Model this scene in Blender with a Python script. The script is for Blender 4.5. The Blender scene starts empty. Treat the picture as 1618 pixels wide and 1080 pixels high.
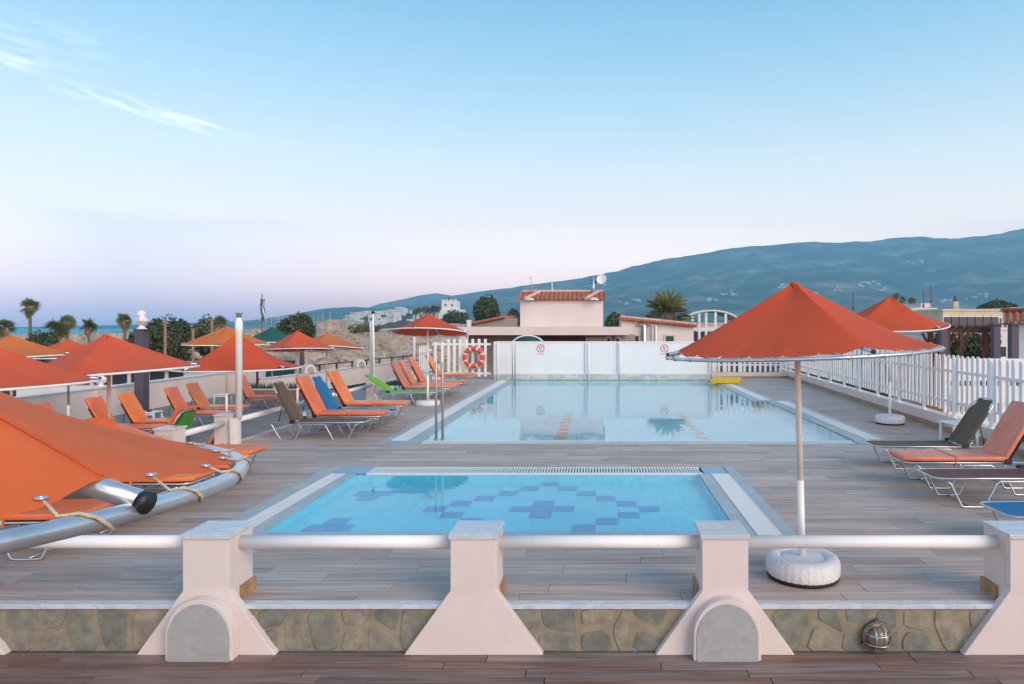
import bpy, bmesh, math, random
from mathutils import Vector, Matrix, noise
random.seed(7)
R = math.radians
sc = bpy.context.scene
col = sc.collection
F = 1079.0          # focal length in pixels of a 1618 px wide frame
HZ = 515.0          # row of the horizon
VX = 946.0          # column of the vanishing point of the pool sides
CZ = 2.0            # camera height over the pool deck

# ---------------------------------------------------------------- camera
cd = bpy.data.cameras.new('camera')
cam = bpy.data.objects.new('camera', cd); col.objects.link(cam)
cam.location = (0, 0, CZ); cam.rotation_euler = (R(90), 0, 0)
cd.sensor_width = 36; cd.lens = 36 * F / 1618
cd.shift_x = -(VX - 809) / 1618; cd.shift_y = -(540 - HZ) / 1618
cd.clip_start = 0.05; cd.clip_end = 60000
sc.camera = cam

# ---------------------------------------------------------------- world, sun, exposure
SUN_AZ, SUN_EL = R(134), R(27)      # azimuth clockwise from +Y: right and behind the camera
HAZE_D, HAZE_END, HAZE_TOP, HAZE_IN = .00018, 7150., 1080., (.125, .345, .53)
w = bpy.data.worlds.new('World'); sc.world = w; w.use_nodes = True
nt = w.node_tree; nt.nodes.clear()
def N(tree, t, **kw):
    n = tree.nodes.new(t)
    for k, v in kw.items(): setattr(n, k, v)
    return n
def M(tree, op, a, b=None, c=None):
    n = tree.nodes.new('ShaderNodeMath'); n.operation = op
    for i, v in enumerate((a, b, c)):
        if v is None: continue
        if isinstance(v, (int, float)): n.inputs[i].default_value = v
        else: tree.links.new(v, n.inputs[i])
    return n.outputs[0]
def srgb(r, g, b, a=1):
    f = lambda c: (c/255/12.92 if c/255 <= .04045 else ((c/255+.055)/1.055)**2.4)
    return (f(r), f(g), f(b), a)
tc = N(nt, 'ShaderNodeTexCoord'); sep = N(nt, 'ShaderNodeSeparateXYZ')
nt.links.new(tc.outputs['Generated'], sep.inputs[0])
ramp = N(nt, 'ShaderNodeValToRGB')
SKY = [(-.2, (150,168,200)), (.0, (144,162,203)), (.018, (170,178,213)), (.034, (200,194,219)), (.055, (228,216,230)), (.085, (240,231,239)), (.11, (238,236,242)),
       (.15, (230,232,237)), (.22, (210,228,237)), (.30, (178,214,234)), (.37, (150,201,228)), (.43, (128,188,222)), (.7, (100,162,205)), (1.0, (90,150,198))]
el = ramp.color_ramp.elements
STOPS = [-.2, 0, .01, .02, .03, .04, .05, .062, .078, .095, .11, .125, .14, .151, .165, .18, .2, .22, .25, .28, .31, .34, .37, .40, .43, .5, .6, .7, .85, 1.0]
while len(el) < len(STOPS): el.new(.5)
for e, p in zip(el, STOPS):
    for (pa, ca), (pb, cb) in zip(SKY, SKY[1:]):
        if pa <= p <= pb: c = [x + (y - x) * (p - pa) / (pb - pa) for x, y in zip(ca, cb)]
    # what is seen at this height has come through the haze: the sky behind it is a little brighter
    ln = min(HAZE_END * 1.06, HAZE_TOP / max(p, .001)); T = math.exp(-HAZE_D * ln); k = srgb(*c)
    e.position = (p + .2) / 1.2; e.color = (*[max(.02, (k[i] - HAZE_IN[i] * (1 - T)) / T) for i in range(3)], 1)
nt.links.new(M(nt, 'DIVIDE', M(nt, 'ADD', sep.outputs[2], .2), 1.2), ramp.inputs[0])
# thin wisps of cloud: a tilted band high in the sky, broken up by stretched noise
ysafe = M(nt, 'MAXIMUM', sep.outputs[1], .05)
u = M(nt, 'DIVIDE', sep.outputs[0], ysafe); v = M(nt, 'DIVIDE', sep.outputs[2], ysafe)
def wisp(u0, v0, u1, v1, wid, seed, amp):
    s = (v1 - v0) / (u1 - u0)
    d = M(nt, 'ABSOLUTE', M(nt, 'SUBTRACT', v, M(nt, 'ADD', M(nt, 'MULTIPLY', M(nt, 'SUBTRACT', u, u0), s), v0)))
    band = M(nt, 'MAXIMUM', M(nt, 'SUBTRACT', 1, M(nt, 'DIVIDE', d, wid)), 0)
    mid, half = (u0 + u1) / 2, abs(u1 - u0) / 2
    rng = M(nt, 'MAXIMUM', M(nt, 'SUBTRACT', 1, M(nt, 'POWER', M(nt, 'DIVIDE', M(nt, 'ABSOLUTE', M(nt, 'SUBTRACT', u, mid)), half), 4)), 0)
    cx = N(nt, 'ShaderNodeCombineXYZ')
    rot = M(nt, 'SUBTRACT', v, M(nt, 'MULTIPLY', u, s * 1.3))
    nt.links.new(M(nt, 'MULTIPLY', u, 14), cx.inputs[0]); nt.links.new(M(nt, 'MULTIPLY', rot, 90), cx.inputs[1]); cx.inputs[2].default_value = seed
    nz = N(nt, 'ShaderNodeTexNoise'); nz.inputs['Scale'].default_value = 1; nz.inputs['Detail'].default_value = 5
    nt.links.new(cx.outputs[0], nz.inputs['Vector'])
    g = M(nt, 'MAXIMUM', M(nt, 'MULTIPLY', M(nt, 'SUBTRACT', nz.outputs[0], .43), 5.5), 0)
    return M(nt, 'MULTIPLY', M(nt, 'MULTIPLY', M(nt, 'MULTIPLY', band, rng), g), amp)
wsum = None
for a in ((-.82, .36, -.50, .272, .017, 3.1, .7), (-1.0, .43, -.80, .375, .02, 8.3, .5), (-1.1, .47, -.7, .39, .05, 1.7, .16)):
    x = wisp(*a); wsum = x if wsum is None else M(nt, 'ADD', wsum, x)
front = M(nt, 'GREATER_THAN', sep.outputs[1], .05)
wm = N(nt, 'ShaderNodeMixRGB'); wm.inputs[2].default_value = (2.2, 2.05, 1.95, 1)
nt.links.new(M(nt, 'MINIMUM', M(nt, 'MULTIPLY', wsum, front), .85), wm.inputs[0]); nt.links.new(ramp.outputs[0], wm.inputs[1])
sky = N(nt, 'ShaderNodeTexSky', sky_type='NISHITA')
sky.sun_disc = False; sky.sun_elevation = SUN_EL; sky.sun_rotation = SUN_AZ; sky.altitude = 10
bg1 = N(nt, 'ShaderNodeBackground'); bg1.inputs[1].default_value = .91
bg2 = N(nt, 'ShaderNodeBackground'); bg2.inputs[1].default_value = .05
add = N(nt, 'ShaderNodeAddShader'); out = N(nt, 'ShaderNodeOutputWorld')
nt.links.new(wm.outputs[0], bg1.inputs[0]); nt.links.new(sky.outputs[0], bg2.inputs[0])
nt.links.new(bg1.outputs[0], add.inputs[0]); nt.links.new(bg2.outputs[0], add.inputs[1]); nt.links.new(add.outputs[0], out.inputs[0])
sl = bpy.data.lights.new('sun', 'SUN'); so = bpy.data.objects.new('sun', sl); col.objects.link(so)
sl.energy = 2.35; sl.angle = R(40); sl.color = (1.0, .80, .65)
sd = Vector((math.sin(SUN_AZ) * math.cos(SUN_EL), math.cos(SUN_AZ) * math.cos(SUN_EL), math.sin(SUN_EL)))
so.location = sd * 50; so.rotation_euler = (-sd).to_track_quat('-Z', 'Y').to_euler()
vs = sc.view_settings; vs.view_transform = 'Standard'; vs.look = 'None'; vs.exposure = 0; vs.gamma = 1; vs.use_curve_mapping = False
cy = sc.cycles; cy.use_denoising = True; cy.max_bounces = 8; cy.transparent_max_bounces = 16; cy.volume_bounces = 1
cy.caustics_reflective = False; cy.caustics_refractive = False; cy.sample_clamp_indirect = 6

# ---------------------------------------------------------------- helpers
def gx(px, Y): return (px - VX) * Y / F
def gz(py, Y): return CZ - (py - HZ) * Y / F

class MB:
    def __init__(s): s.v = []; s.f = []; s.m = []; s.mi = 0
    def add(s, vs, fs):
        b = len(s.v); s.v += [tuple(x) for x in vs]
        for f in fs: s.f.append(tuple(i + b for i in f)); s.m.append(s.mi)
    def box(s, x0, x1, y0, y1, z0, z1, mat=None):
        p = [Vector((x, y, z)) for z in (z0, z1) for y in (y0, y1) for x in (x0, x1)]
        if mat is not None: p = [mat @ q for q in p]
        s.add(p, [(0,2,3,1),(4,5,7,6),(0,1,5,4),(2,6,7,3),(0,4,6,2),(1,3,7,5)])
        return s
    def tube(s, pts, r, n=8, caps=True, closed=False):
        pts = [Vector(p) for p in pts]; k = len(pts)
        rs = r if isinstance(r, (list, tuple)) else [r] * k
        tans = []
        for i in range(k):
            a = pts[i-1] if (i > 0 or closed) else pts[i]; b = pts[(i+1) % k] if (i < k-1 or closed) else pts[i]
            tans.append((b - a).normalized())
        t0 = tans[0]; ref = Vector((0,0,1)) if abs(t0.z) < .9 else Vector((1,0,0))
        nrm = (ref - t0 * ref.dot(t0)).normalized(); vs = []
        for i in range(k):
            t = tans[i]; nrm = (nrm - t * nrm.dot(t)).normalized(); bi = t.cross(nrm)
            for j in range(n):
                a = 2 * math.pi * j / n
                vs.append(pts[i] + (nrm * math.cos(a) + bi * math.sin(a)) * rs[i])
        fs = []
        for i in range(k if closed else k - 1):
            for j in range(n):
                a, b = i * n + j, i * n + (j+1) % n
                c, d = ((i+1) % k) * n + (j+1) % n, ((i+1) % k) * n + j
                fs.append((a, b, c, d))
        if caps and not closed:
            fs.append(tuple(range(n-1, -1, -1))); fs.append(tuple((k-1) * n + j for j in range(n)))
        s.add(vs, fs); return s
    def lathe(s, prof, n=24, c=(0,0,0), caps=True):
        vs = []
        for (r, z) in prof:
            for j in range(n):
                a = 2 * math.pi * j / n
                vs.append((c[0] + r * math.cos(a), c[1] + r * math.sin(a), c[2] + z))
        fs = [(i*n+j, i*n+(j+1) % n, (i+1)*n+(j+1) % n, (i+1)*n+j) for i in range(len(prof)-1) for j in range(n)]
        if caps: fs.append(tuple(range(n-1, -1, -1))); fs.append(tuple((len(prof)-1)*n + j for j in range(n)))
        s.add(vs, fs); return s
    def prism(s, poly, y0, y1):      # polygon in (x, z), counter-clockwise seen from -Y, extruded along Y
        k = len(poly)
        s.add([(x, y0, z) for x, z in poly] + [(x, y1, z) for x, z in poly],
              [tuple(range(k)), tuple(range(2*k-1, k-1, -1))] + [((i+1) % k, i, k + i, k + (i+1) % k) for i in range(k)])
        return s
    def mesh(s, name, mats, smooth=False):
        me = bpy.data.meshes.new(name); me.from_pydata(s.v, [], s.f)
        for m in (mats if isinstance(mats, (list, tuple)) else [mats]): me.materials.append(m)
        me.polygons.foreach_set('material_index', s.m)
        if smooth: me.polygons.foreach_set('use_smooth', [True] * len(s.f))
        me.update(); return me
    def build(s, name, mats, parent=None, smooth=False, bevel=0):
        o = bpy.data.objects.new(name, s.mesh(name, mats, smooth)); col.objects.link(o)
        if parent: o.parent = parent
        if bevel:
            b = bmesh.new(); b.from_mesh(o.data)
            bmesh.ops.bevel(b, geom=[e for e in b.edges if e.is_manifold and e.calc_face_angle(0) > .5], offset=bevel, segments=2, profile=.5, affect='EDGES', clamp_overlap=True)
            b.to_mesh(o.data); b.free()
        return o
def tag(o, label=None, cat=None, group=None, kind=None):
    for k, v in (('label', label), ('category', cat), ('group', group), ('kind', kind)):
        if v: o[k] = v
    return o
def empty(name, loc=(0,0,0), rz=0, label=None, cat=None, group=None, kind=None):
    o = bpy.data.objects.new(name, None); col.objects.link(o); o.empty_display_size = .1
    o.location = loc; o.rotation_euler = (0, 0, rz)
    return tag(o, label, cat, group, kind)
def put(name, me, parent=None, loc=(0,0,0), rot=(0,0,0), scale=(1,1,1)):
    o = bpy.data.objects.new(name, me); col.objects.link(o); o.parent = parent
    o.location = loc; o.rotation_euler = rot; o.scale = scale; return o
def copy_tree(o, parent=None):
    c = o.copy(); col.objects.link(c); c.parent = parent
    for ch in list(o.children): copy_tree(ch, c)
    return c
def bev(x0, x1, y0, y1, z0, z1, b):
    return MB().box(x0, x1, y0, y1, z0, z1), b

# ---------------------------------------------------------------- materials
def mat(name, c, rough=.6, var=.12, scale=6, bump=0, bscale=60, metal=0, spec=.5, coat=0, transl=0, stain=None, coords='Object', detail=4):
    m = bpy.data.materials.new(name); m.use_nodes = True; t = m.node_tree
    b = t.nodes['Principled BSDF']; b.inputs['Roughness'].default_value = rough; b.inputs['Metallic'].default_value = metal
    b.inputs['Specular IOR Level'].default_value = spec; b.inputs['Coat Weight'].default_value = coat
    co = t.nodes.new('ShaderNodeTexCoord')
    n = t.nodes.new('ShaderNodeTexNoise'); n.inputs['Scale'].default_value = scale; n.inputs['Detail'].default_value = detail
    t.links.new(co.outputs[coords], n.inputs['Vector'])
    r = t.nodes.new('ShaderNodeValToRGB'); e = r.color_ramp.elements
    e[0].position = .3; e[1].position = .7
    e[0].color = (*[min(1, x * (1 - var)) for x in c], 1); e[1].color = (*[min(1, x * (1 + var)) for x in c], 1)
    t.links.new(n.outputs[0], r.inputs[0]); last = r.outputs[0]
    if stain:
        sc_, sco, amt = stain
        n3 = t.nodes.new('ShaderNodeTexNoise'); n3.inputs['Scale'].default_value = sc_; n3.inputs['Detail'].default_value = 6; n3.inputs['Roughness'].default_value = .65
        t.links.new(co.outputs[coords], n3.inputs['Vector'])
        mx = t.nodes.new('ShaderNodeMixRGB'); mx.inputs[2].default_value = (*sco, 1)
        t.links.new(M(t, 'MULTIPLY', M(t, 'MAXIMUM', M(t, 'MULTIPLY', M(t, 'SUBTRACT', n3.outputs[0], .55), 6), 0), amt), mx.inputs[0])
        mx.use_clamp = True
        t.links.new(last, mx.inputs[1]); last = mx.outputs[0]
    t.links.new(last, b.inputs['Base Color'])
    if bump:
        n2 = t.nodes.new('ShaderNodeTexNoise'); n2.inputs['Scale'].default_value = bscale; n2.inputs['Detail'].default_value = 3
        t.links.new(co.outputs[coords], n2.inputs['Vector'])
        bp = t.nodes.new('ShaderNodeBump'); bp.inputs['Strength'].default_value = bump; bp.inputs['Distance'].default_value = .01
        t.links.new(n2.outputs[0], bp.inputs['Height']); t.links.new(bp.outputs[0], b.inputs['Normal'])
    if transl:
        tr = t.nodes.new('ShaderNodeBsdfTranslucent'); t.links.new(last, tr.inputs[0])
        mx = t.nodes.new('ShaderNodeMixShader'); mx.inputs[0].default_value = transl
        t.links.new(b.outputs[0], mx.inputs[1]); t.links.new(tr.outputs[0], mx.inputs[2])
        t.links.new(mx.outputs[0], t.nodes['Material Output'].inputs[0])
    return m
def wood_mat(name, ca, cb, cc, rough, gscale=1.0):
    m = bpy.data.materials.new(name); m.use_nodes = True; t = m.node_tree; b = t.nodes['Principled BSDF']
    geo = t.nodes.new('ShaderNodeNewGeometry'); oi = t.nodes.new('ShaderNodeObjectInfo')
    rnd = M(t, 'FRACT', M(t, 'ADD', geo.outputs['Random Per Island'], oi.outputs['Random']))
    s = t.nodes.new('ShaderNodeSeparateXYZ'); t.links.new(geo.outputs['Position'], s.inputs[0])
    cx = t.nodes.new('ShaderNodeCombineXYZ')
    t.links.new(M(t, 'MULTIPLY', s.outputs[0], 1.1 * gscale), cx.inputs[0]); t.links.new(M(t, 'MULTIPLY', s.outputs[1], 26 * gscale), cx.inputs[1])
    t.links.new(M(t, 'MULTIPLY', rnd, 61), cx.inputs[2])
    n = t.nodes.new('ShaderNodeTexNoise'); n.inputs['Scale'].default_value = 1; n.inputs['Detail'].default_value = 6; n.inputs['Roughness'].default_value = .62
    n.inputs['Distortion'].default_value = .4
    t.links.new(cx.outputs[0], n.inputs['Vector'])
    r = t.nodes.new('ShaderNodeValToRGB'); e = r.color_ramp.elements; e.new(.5)
    for x, p, c in zip(e, (.28, .5, .74), (ca, cb, cc)): x.position = p; x.color = (*c, 1)
    t.links.new(n.outputs[0], r.inputs[0])
    hv = t.nodes.new('ShaderNodeHueSaturation')
    t.links.new(M(t, 'ADD', M(t, 'MULTIPLY', rnd, .30), .86), hv.inputs['Value'])
    t.links.new(M(t, 'ADD', M(t, 'MULTIPLY', M(t, 'FRACT', M(t, 'MULTIPLY', rnd, 7.3)), .5), .72), hv.inputs['Saturation'])
    t.links.new(r.outputs[0], hv.inputs['Color']); t.links.new(hv.outputs[0], b.inputs['Base Color'])
    b.inputs['Specular IOR Level'].default_value = .27
    # worn, uneven sheen
    n2 = t.nodes.new('ShaderNodeTexNoise'); n2.inputs['Scale'].default_value = 1.7; n2.inputs['Detail'].default_value = 5
    t.links.new(geo.outputs['Position'], n2.inputs['Vector'])
    t.links.new(M(t, 'ADD', M(t, 'MULTIPLY', n2.outputs[0], .3), rough - .15), b.inputs['Roughness'])
    bp = t.nodes.new('ShaderNodeBump'); bp.inputs['Strength'].default_value = .25; bp.inputs['Distance'].default_value = .004
    t.links.new(n.outputs[0], bp.inputs['Height']); t.links.new(bp.outputs[0], b.inputs['Normal'])
    return m
def marble_mat(name, c, vein, rough=.25, scale=3):
    m = bpy.data.materials.new(name); m.use_nodes = True; t = m.node_tree; b = t.nodes['Principled BSDF']
    geo = t.nodes.new('ShaderNodeNewGeometry')
    n = t.nodes.new('ShaderNodeTexNoise'); n.inputs['Scale'].default_value = scale; n.inputs['Detail'].default_value = 8; n.inputs['Distortion'].default_value = 1.6
    mp = t.nodes.new('ShaderNodeMapping'); mp.inputs['Scale'].default_value = (1, 2.2, 1.4); mp.inputs['Rotation'].default_value = (.3, .4, .5)
    t.links.new(geo.outputs['Position'], mp.inputs[0]); t.links.new(mp.outputs[0], n.inputs['Vector'])
    r = t.nodes.new('ShaderNodeValToRGB'); e = r.color_ramp.elements; e.new(.5); e.new(.55)
    for x, p, k in zip(e, (.3, .46, .5, .62), (c, c, vein, [q * .93 for q in c])): x.position = p; x.color = (*k, 1)
    t.links.new(n.outputs[0], r.inputs[0]); t.links.new(r.outputs[0], b.inputs['Base Color']); b.inputs['Roughness'].default_value = rough
    return m
def water_mat(name, tint, bump, bscale):
    m = bpy.data.materials.new(name); m.use_nodes = True; t = m.node_tree; t.nodes.remove(t.nodes['Principled BSDF'])
    geo = t.nodes.new('ShaderNodeNewGeometry')
    n = t.nodes.new('ShaderNodeTexNoise'); n.inputs['Scale'].default_value = bscale; n.inputs['Detail'].default_value = 2
    mp = t.nodes.new('ShaderNodeMapping'); mp.inputs['Scale'].default_value = (.6, 1.3, 1)
    t.links.new(geo.outputs['Position'], mp.inputs[0]); t.links.new(mp.outputs[0], n.inputs['Vector'])
    bp = t.nodes.new('ShaderNodeBump'); bp.inputs['Strength'].default_value = bump; bp.inputs['Distance'].default_value = .02
    t.links.new(n.outputs[0], bp.inputs['Height'])
    dt = t.nodes.new('ShaderNodeVectorMath'); dt.operation = 'DOT_PRODUCT'; t.links.new(bp.outputs[0], dt.inputs[0]); t.links.new(geo.outputs['Incoming'], dt.inputs[1])
    fres = M(t, 'ADD', M(t, 'MULTIPLY', M(t, 'POWER', M(t, 'SUBTRACT', 1, M(t, 'MINIMUM', M(t, 'ABSOLUTE', dt.outputs['Value']), 1)), 5.6), .98), .02)
    tr = t.nodes.new('ShaderNodeBsdfTransparent'); tr.inputs[0].default_value = (*tint, 1)
    gl = t.nodes.new('ShaderNodeBsdfGlossy'); gl.inputs['Roughness'].default_value = .0; t.links.new(bp.outputs[0], gl.inputs['Normal'])
    mx = t.nodes.new('ShaderNodeMixShader'); t.links.new(fres, mx.inputs[0]); t.links.new(tr.outputs[0], mx.inputs[1]); t.links.new(gl.outputs[0], mx.inputs[2])
    t.links.new(mx.outputs[0], t.nodes['Material Output'].inputs[0])
    return m
def tile_mat(name, c, grout, sx, sy, rough=.3, axis='XY', var=.1):
    m = bpy.data.materials.new(name); m.use_nodes = True; t = m.node_tree; b = t.nodes['Principled BSDF']
    geo = t.nodes.new('ShaderNodeNewGeometry'); br = t.nodes.new('ShaderNodeTexBrick')
    vec = geo.outputs['Position']
    if axis == 'XZ':
        s = t.nodes.new('ShaderNodeSeparateXYZ'); t.links.new(vec, s.inputs[0]); cx = t.nodes.new('ShaderNodeCombineXYZ')
        t.links.new(s.outputs[0], cx.inputs[0]); t.links.new(s.outputs[2], cx.inputs[1]); vec = cx.outputs[0]
    t.links.new(vec, br.inputs['Vector']); br.offset = 0
    br.inputs['Scale'].default_value = 1; br.inputs['Brick Width'].default_value = sx; br.inputs['Row Height'].default_value = sy; br.inputs['Mortar Size'].default_value = .004
    br.inputs['Color1'].default_value = (*[x * (1 - var) for x in c], 1); br.inputs['Color2'].default_value = (*[min(1, x * (1 + var)) for x in c], 1); br.inputs['Mortar'].default_value = (*grout, 1)
    t.links.new(br.outputs[0], b.inputs['Base Color']); b.inputs['Roughness'].default_value = rough
    return m

m_deck = wood_mat('wood_look_tile', (.30,.215,.175), (.46,.35,.30), (.60,.49,.435), .54)
m_low = wood_mat('brown_wood_tile', (.13,.07,.055), (.24,.15,.125), (.36,.26,.225), .6, 1.4)
m_stucco = mat('pink_stucco', (.68,.60,.57), .85, .05, 3, .25, 140, stain=(2.2, (.55,.47,.45), .35))
m_stucco2 = mat('pale_plaster', (.70,.60,.56), .9, .06, 1.2, .1, 40, stain=(.6, (.52,.46,.44), .3))
m_white = mat('white_paint', (.78,.77,.76), .45, .04, 4, .06, 60, stain=(5, (.6,.57,.54), .25))
m_whitepipe = mat('white_enamel_pipe', (.84,.83,.82), .5, .03, 3, stain=(7, (.62,.58,.55), .3))
m_panel = mat('white_panel', (.76,.77,.78), .35, .02, 1.2, stain=(1.4, (.66,.67,.68), .25))
m_marble = marble_mat('grey_white_marble', (.60,.63,.66), (.50,.53,.57))
m_marble_d = marble_mat('grey_marble', (.345,.36,.375), (.385,.395,.405), .45, 5)
m_marble_w = marble_mat('white_coping', (.74,.76,.78), (.66,.68,.70), .35, 2)
m_coping = mat('grey_coping', (.42,.45,.46), .5, .12, 3, .1, 50)
m_mortar = mat('ochre_mortar', (.27,.23,.165), .95, .18, 9, .5, 60)
m_stone = [mat('slate_stone', c, .8, .28, 9, .7, 30, stain=(11, sc_, .75)) for c, sc_ in
           (((.20,.20,.165), (.30,.24,.15)), ((.25,.225,.185), (.11,.11,.10)), ((.165,.175,.15), (.30,.24,.15)), ((.27,.235,.185), (.15,.14,.12)))]
m_orange = mat('orange_vinyl', (.72,.15,.05), .36, .12, 3, .12, 25, stain=(3, (.78,.30,.18), .35))
m_orange_b = mat('bright_orange_vinyl', (.80,.19,.04), .3, .1, 3, .15, 22, stain=(5, (.82,.34,.18), .4))
m_coral = mat('faded_coral_vinyl', (.72,.20,.11), .34, .12, 4, .15, 22, stain=(3, (.80,.42,.34), .55))
m_yellow = mat('yellow_piping', (.85,.45,.04), .5)
m_red_u = mat('red_orange_canvas', (.68,.092,.032), .85, .06, 1.5, .05, 250, transl=.22, stain=(1.3, (.70,.14,.06), .3))
m_red_v = mat('vermilion_canvas', (.74,.115,.045), .85, .06, 1.5, .05, 250, transl=.22, stain=(1.1, (.76,.20,.10), .35))
m_org_u = mat('sun_faded_orange_canvas', (.72,.19,.045), .85, .06, 1.5, .05, 250, transl=.22, stain=(1.5, (.75,.25,.09), .3))
m_near_u = mat('faded_orange_canvas', (.92,.165,.04), .8, .05, 1.8, .06, 320, transl=.2, stain=(2.5, (.86,.24,.10), .45))
m_seam_shadow = mat('shadowed_seam', (.50,.10,.03), .9)  # dark orange paints the shadow line along each canopy seam
m_green_u = mat('dark_green_canvas', (.01,.10,.085), .85, .1, 2, transl=.1)
m_alu = mat('grey_aluminium', (.62,.63,.64), .32, .08, 12, metal=.85)
m_galv = mat('galvanised_tube', (.60,.64,.68), .3, .12, 9, .1, 40, metal=.75, stain=(8, (.42,.42,.42), .4))
m_steel = mat('steel_tube', (.40,.37,.35), .38, .08, 6, metal=.6)
m_beige = mat('beige_pole', (.62,.52,.44), .5, .1, 5, stain=(9, (.40,.33,.28), .4))
m_polewhite = mat('off_white_pole', (.74,.68,.63), .5, .08, 5, stain=(9, (.55,.48,.42), .4))
m_black = mat('black_plastic', (.015,.015,.017), .45, .2)
m_blackmetal = mat('black_rail', (.02,.022,.03), .4, .2)
m_rope = mat('beige_rope', (.62,.52,.38), .9, .2, 60, .5, 300)
m_olive = mat('olive_sling', (.125,.082,.045), .7, .12, 8, .2, 300)
m_maroon = mat('maroon_sling', (.15,.048,.036), .65, .12, 8, .2, 300)
m_blue = mat('blue_sling', (.006,.135,.31), .6, .1, 8, .2, 300)
m_lime = mat('lime_sling', (.20,.50,.05), .65, .1, 8, .2, 300)
m_green = mat('green_sling', (.05,.26,.035), .6, .1, 8, .2, 300)
m_sling = mat('dark_sling', (.02,.022,.03), .7, .2)
m_tyre = mat('white_painted_tyre', (.72,.73,.74), .7, .06, 14, .5, 60, stain=(9, (.42,.42,.42), .35))
m_tyre_under = mat('black_rubber', (.012,.012,.012), .8)
m_plastic = mat('white_plastic', (.76,.77,.76), .4, .03, 4)
m_purple = mat('dark_mauve_paint', (.085,.072,.10), .7, .12, 2, .1, 50)
m_yellowmat = mat('yellow_foam', (.80,.50,.02), .6, .1, 6)
m_pool = tile_mat('pale_blue_pool_tile', (.07,.62,.76), (.18,.70,.82), .124, .248, .25, var=.05)
m_poolbig = tile_mat('pale_pool_tile', (.30,.72,.80), (.45,.80,.86), .13, .26, .25, var=.05)
m_pooltile = mat('deep_blue_pool_tile', (.006,.25,.56), .3, .15, 9)
m_pooltile_o = mat('orange_pool_tile', (.62,.28,.17), .3, .15, 9)
m_cornertile = mat('mid_blue_tile', (.14,.36,.52), .3, .1, 9)
m_dark = mat('dark_gap', (.03,.035,.04), .9)
m_gutter = mat('blue_grey_gutter', (.12,.17,.20), .8)
m_water = water_mat('pool_water', (.90,.97,.99), .045, 3.2)
m_water2 = water_mat('paddling_water', (.82,.97,1.0), .05, 4.5)
m_roof = mat('terracotta', (.42,.13,.065), .8, .25, 3, .2, 30)
m_roofcap = mat('pale_mortar_cap', (.62,.42,.34), .9, .15)
m_glass = mat('dark_glass', (.03,.045,.05), .08, .2, spec=.8)
m_frame = mat('cream_frame', (.62,.55,.46), .6)
m_wood = mat('red_brown_wood', (.13,.042,.022), .6, .2, 5)
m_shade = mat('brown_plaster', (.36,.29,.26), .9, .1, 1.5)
m_foam = m_plastic

# ---------------------------------------------------------------- ground, sea, mountains
def land_mat():
    m = bpy.data.materials.new('scrub_land'); m.use_nodes = True; t = m.node_tree; b = t.nodes['Principled BSDF']; b.inputs['Roughness'].default_value = .95
    b.inputs['Specular IOR Level'].default_value = .1
    geo = t.nodes.new('ShaderNodeNewGeometry')
    n = t.nodes.new('ShaderNodeTexNoise'); n.inputs['Scale'].default_value = .004; n.inputs['Detail'].default_value = 9; n.inputs['Roughness'].default_value = .65
    t.links.new(geo.outputs['Position'], n.inputs['Vector'])
    r = t.nodes.new('ShaderNodeValToRGB'); e = r.color_ramp.elements; e.new(.5); e.new(.6)
    for x, p, k in zip(e, (.34, .5, .58, .7), ((.015,.03,.018), (.05,.06,.04), (.19,.15,.11), (.42,.34,.26))): x.position = p; x.color = (*k, 1)
    t.links.new(n.outputs[0], r.inputs[0]); t.links.new(r.outputs[0], b.inputs['Base Color'])
    return m
m_land = land_mat()
m_sea = mat('turquoise_sea', (.10,.42,.50), .7, .12, .02, spec=.15, coords='Generated')
sea = MB(); sea.add([(-4900,-150,-6),(8500,-150,-6),(8500,7080,-6),(-4900,7080,-6)], [(0,1,2,3)])
tag(sea.build('sea', m_sea), kind='structure')
g = MB(); g.add([(-130,-60,-5),(900,-60,-5),(7000,2000,-5),(8000,7000,-5),(-3400,7000,-5),(-3000,6000,-5),(-900,2000,-5),(-60,150,-5),(-130,150,-5)], [tuple(range(9))])
tag(g.build('ground', m_land), kind='structure')

def interp(tab, x):
    if x <= tab[0][0]: return tab[0][1]
    for (a, b), (c, d) in zip(tab, tab[1:]):
        if x <= c: return b + (d - b) * (x - a) / (c - a)
    return tab[-1][1]
RIDGE = [(430,513),(520,505),(600,490),(700,472),(745,464),(790,456),(830,450),(870,444),(900,441),(940,434),(980,425),(1000,420),(1030,411),(1060,405),(1100,400.5),(1140,392),(1165,389),(1230,384),(1245,382),(1290,379),(1310,381),(1350,381),(1420,373),(1500,374.5),(1560,368),(1618,357),(1750,340),(1900,352),(2100,380)]
YR, Y0 = 6000., 2300.
def mount_h(X, Y):
    px = VX + X * F / YR
    H = (HZ - interp(RIDGE, px)) * YR / F + 5
    t = max(0, min(1.15, (Y - Y0) / (YR - Y0)))
    tt = t if t <= 1 else 1 - (t - 1) * 2.5
    n = noise.fractal(Vector((X / 900, Y / 1500, 3.3)), 1.0, 2.1, 6)
    n2 = noise.fractal(Vector((X / 260, Y / 700, 9.1)), 1.0, 2.0, 5)
    return -6 + H * tt ** 1.45 + (n * 130 + n2 * 55) * min(1, H / 500) * max(0, tt) * max(0, 1 - tt) ** .8 * 1.6 + 10 * noise.fractal(Vector((X / 120, Y / 900, 2)), 1, 2, 4) * tt * min(1, H / 200)
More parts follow.
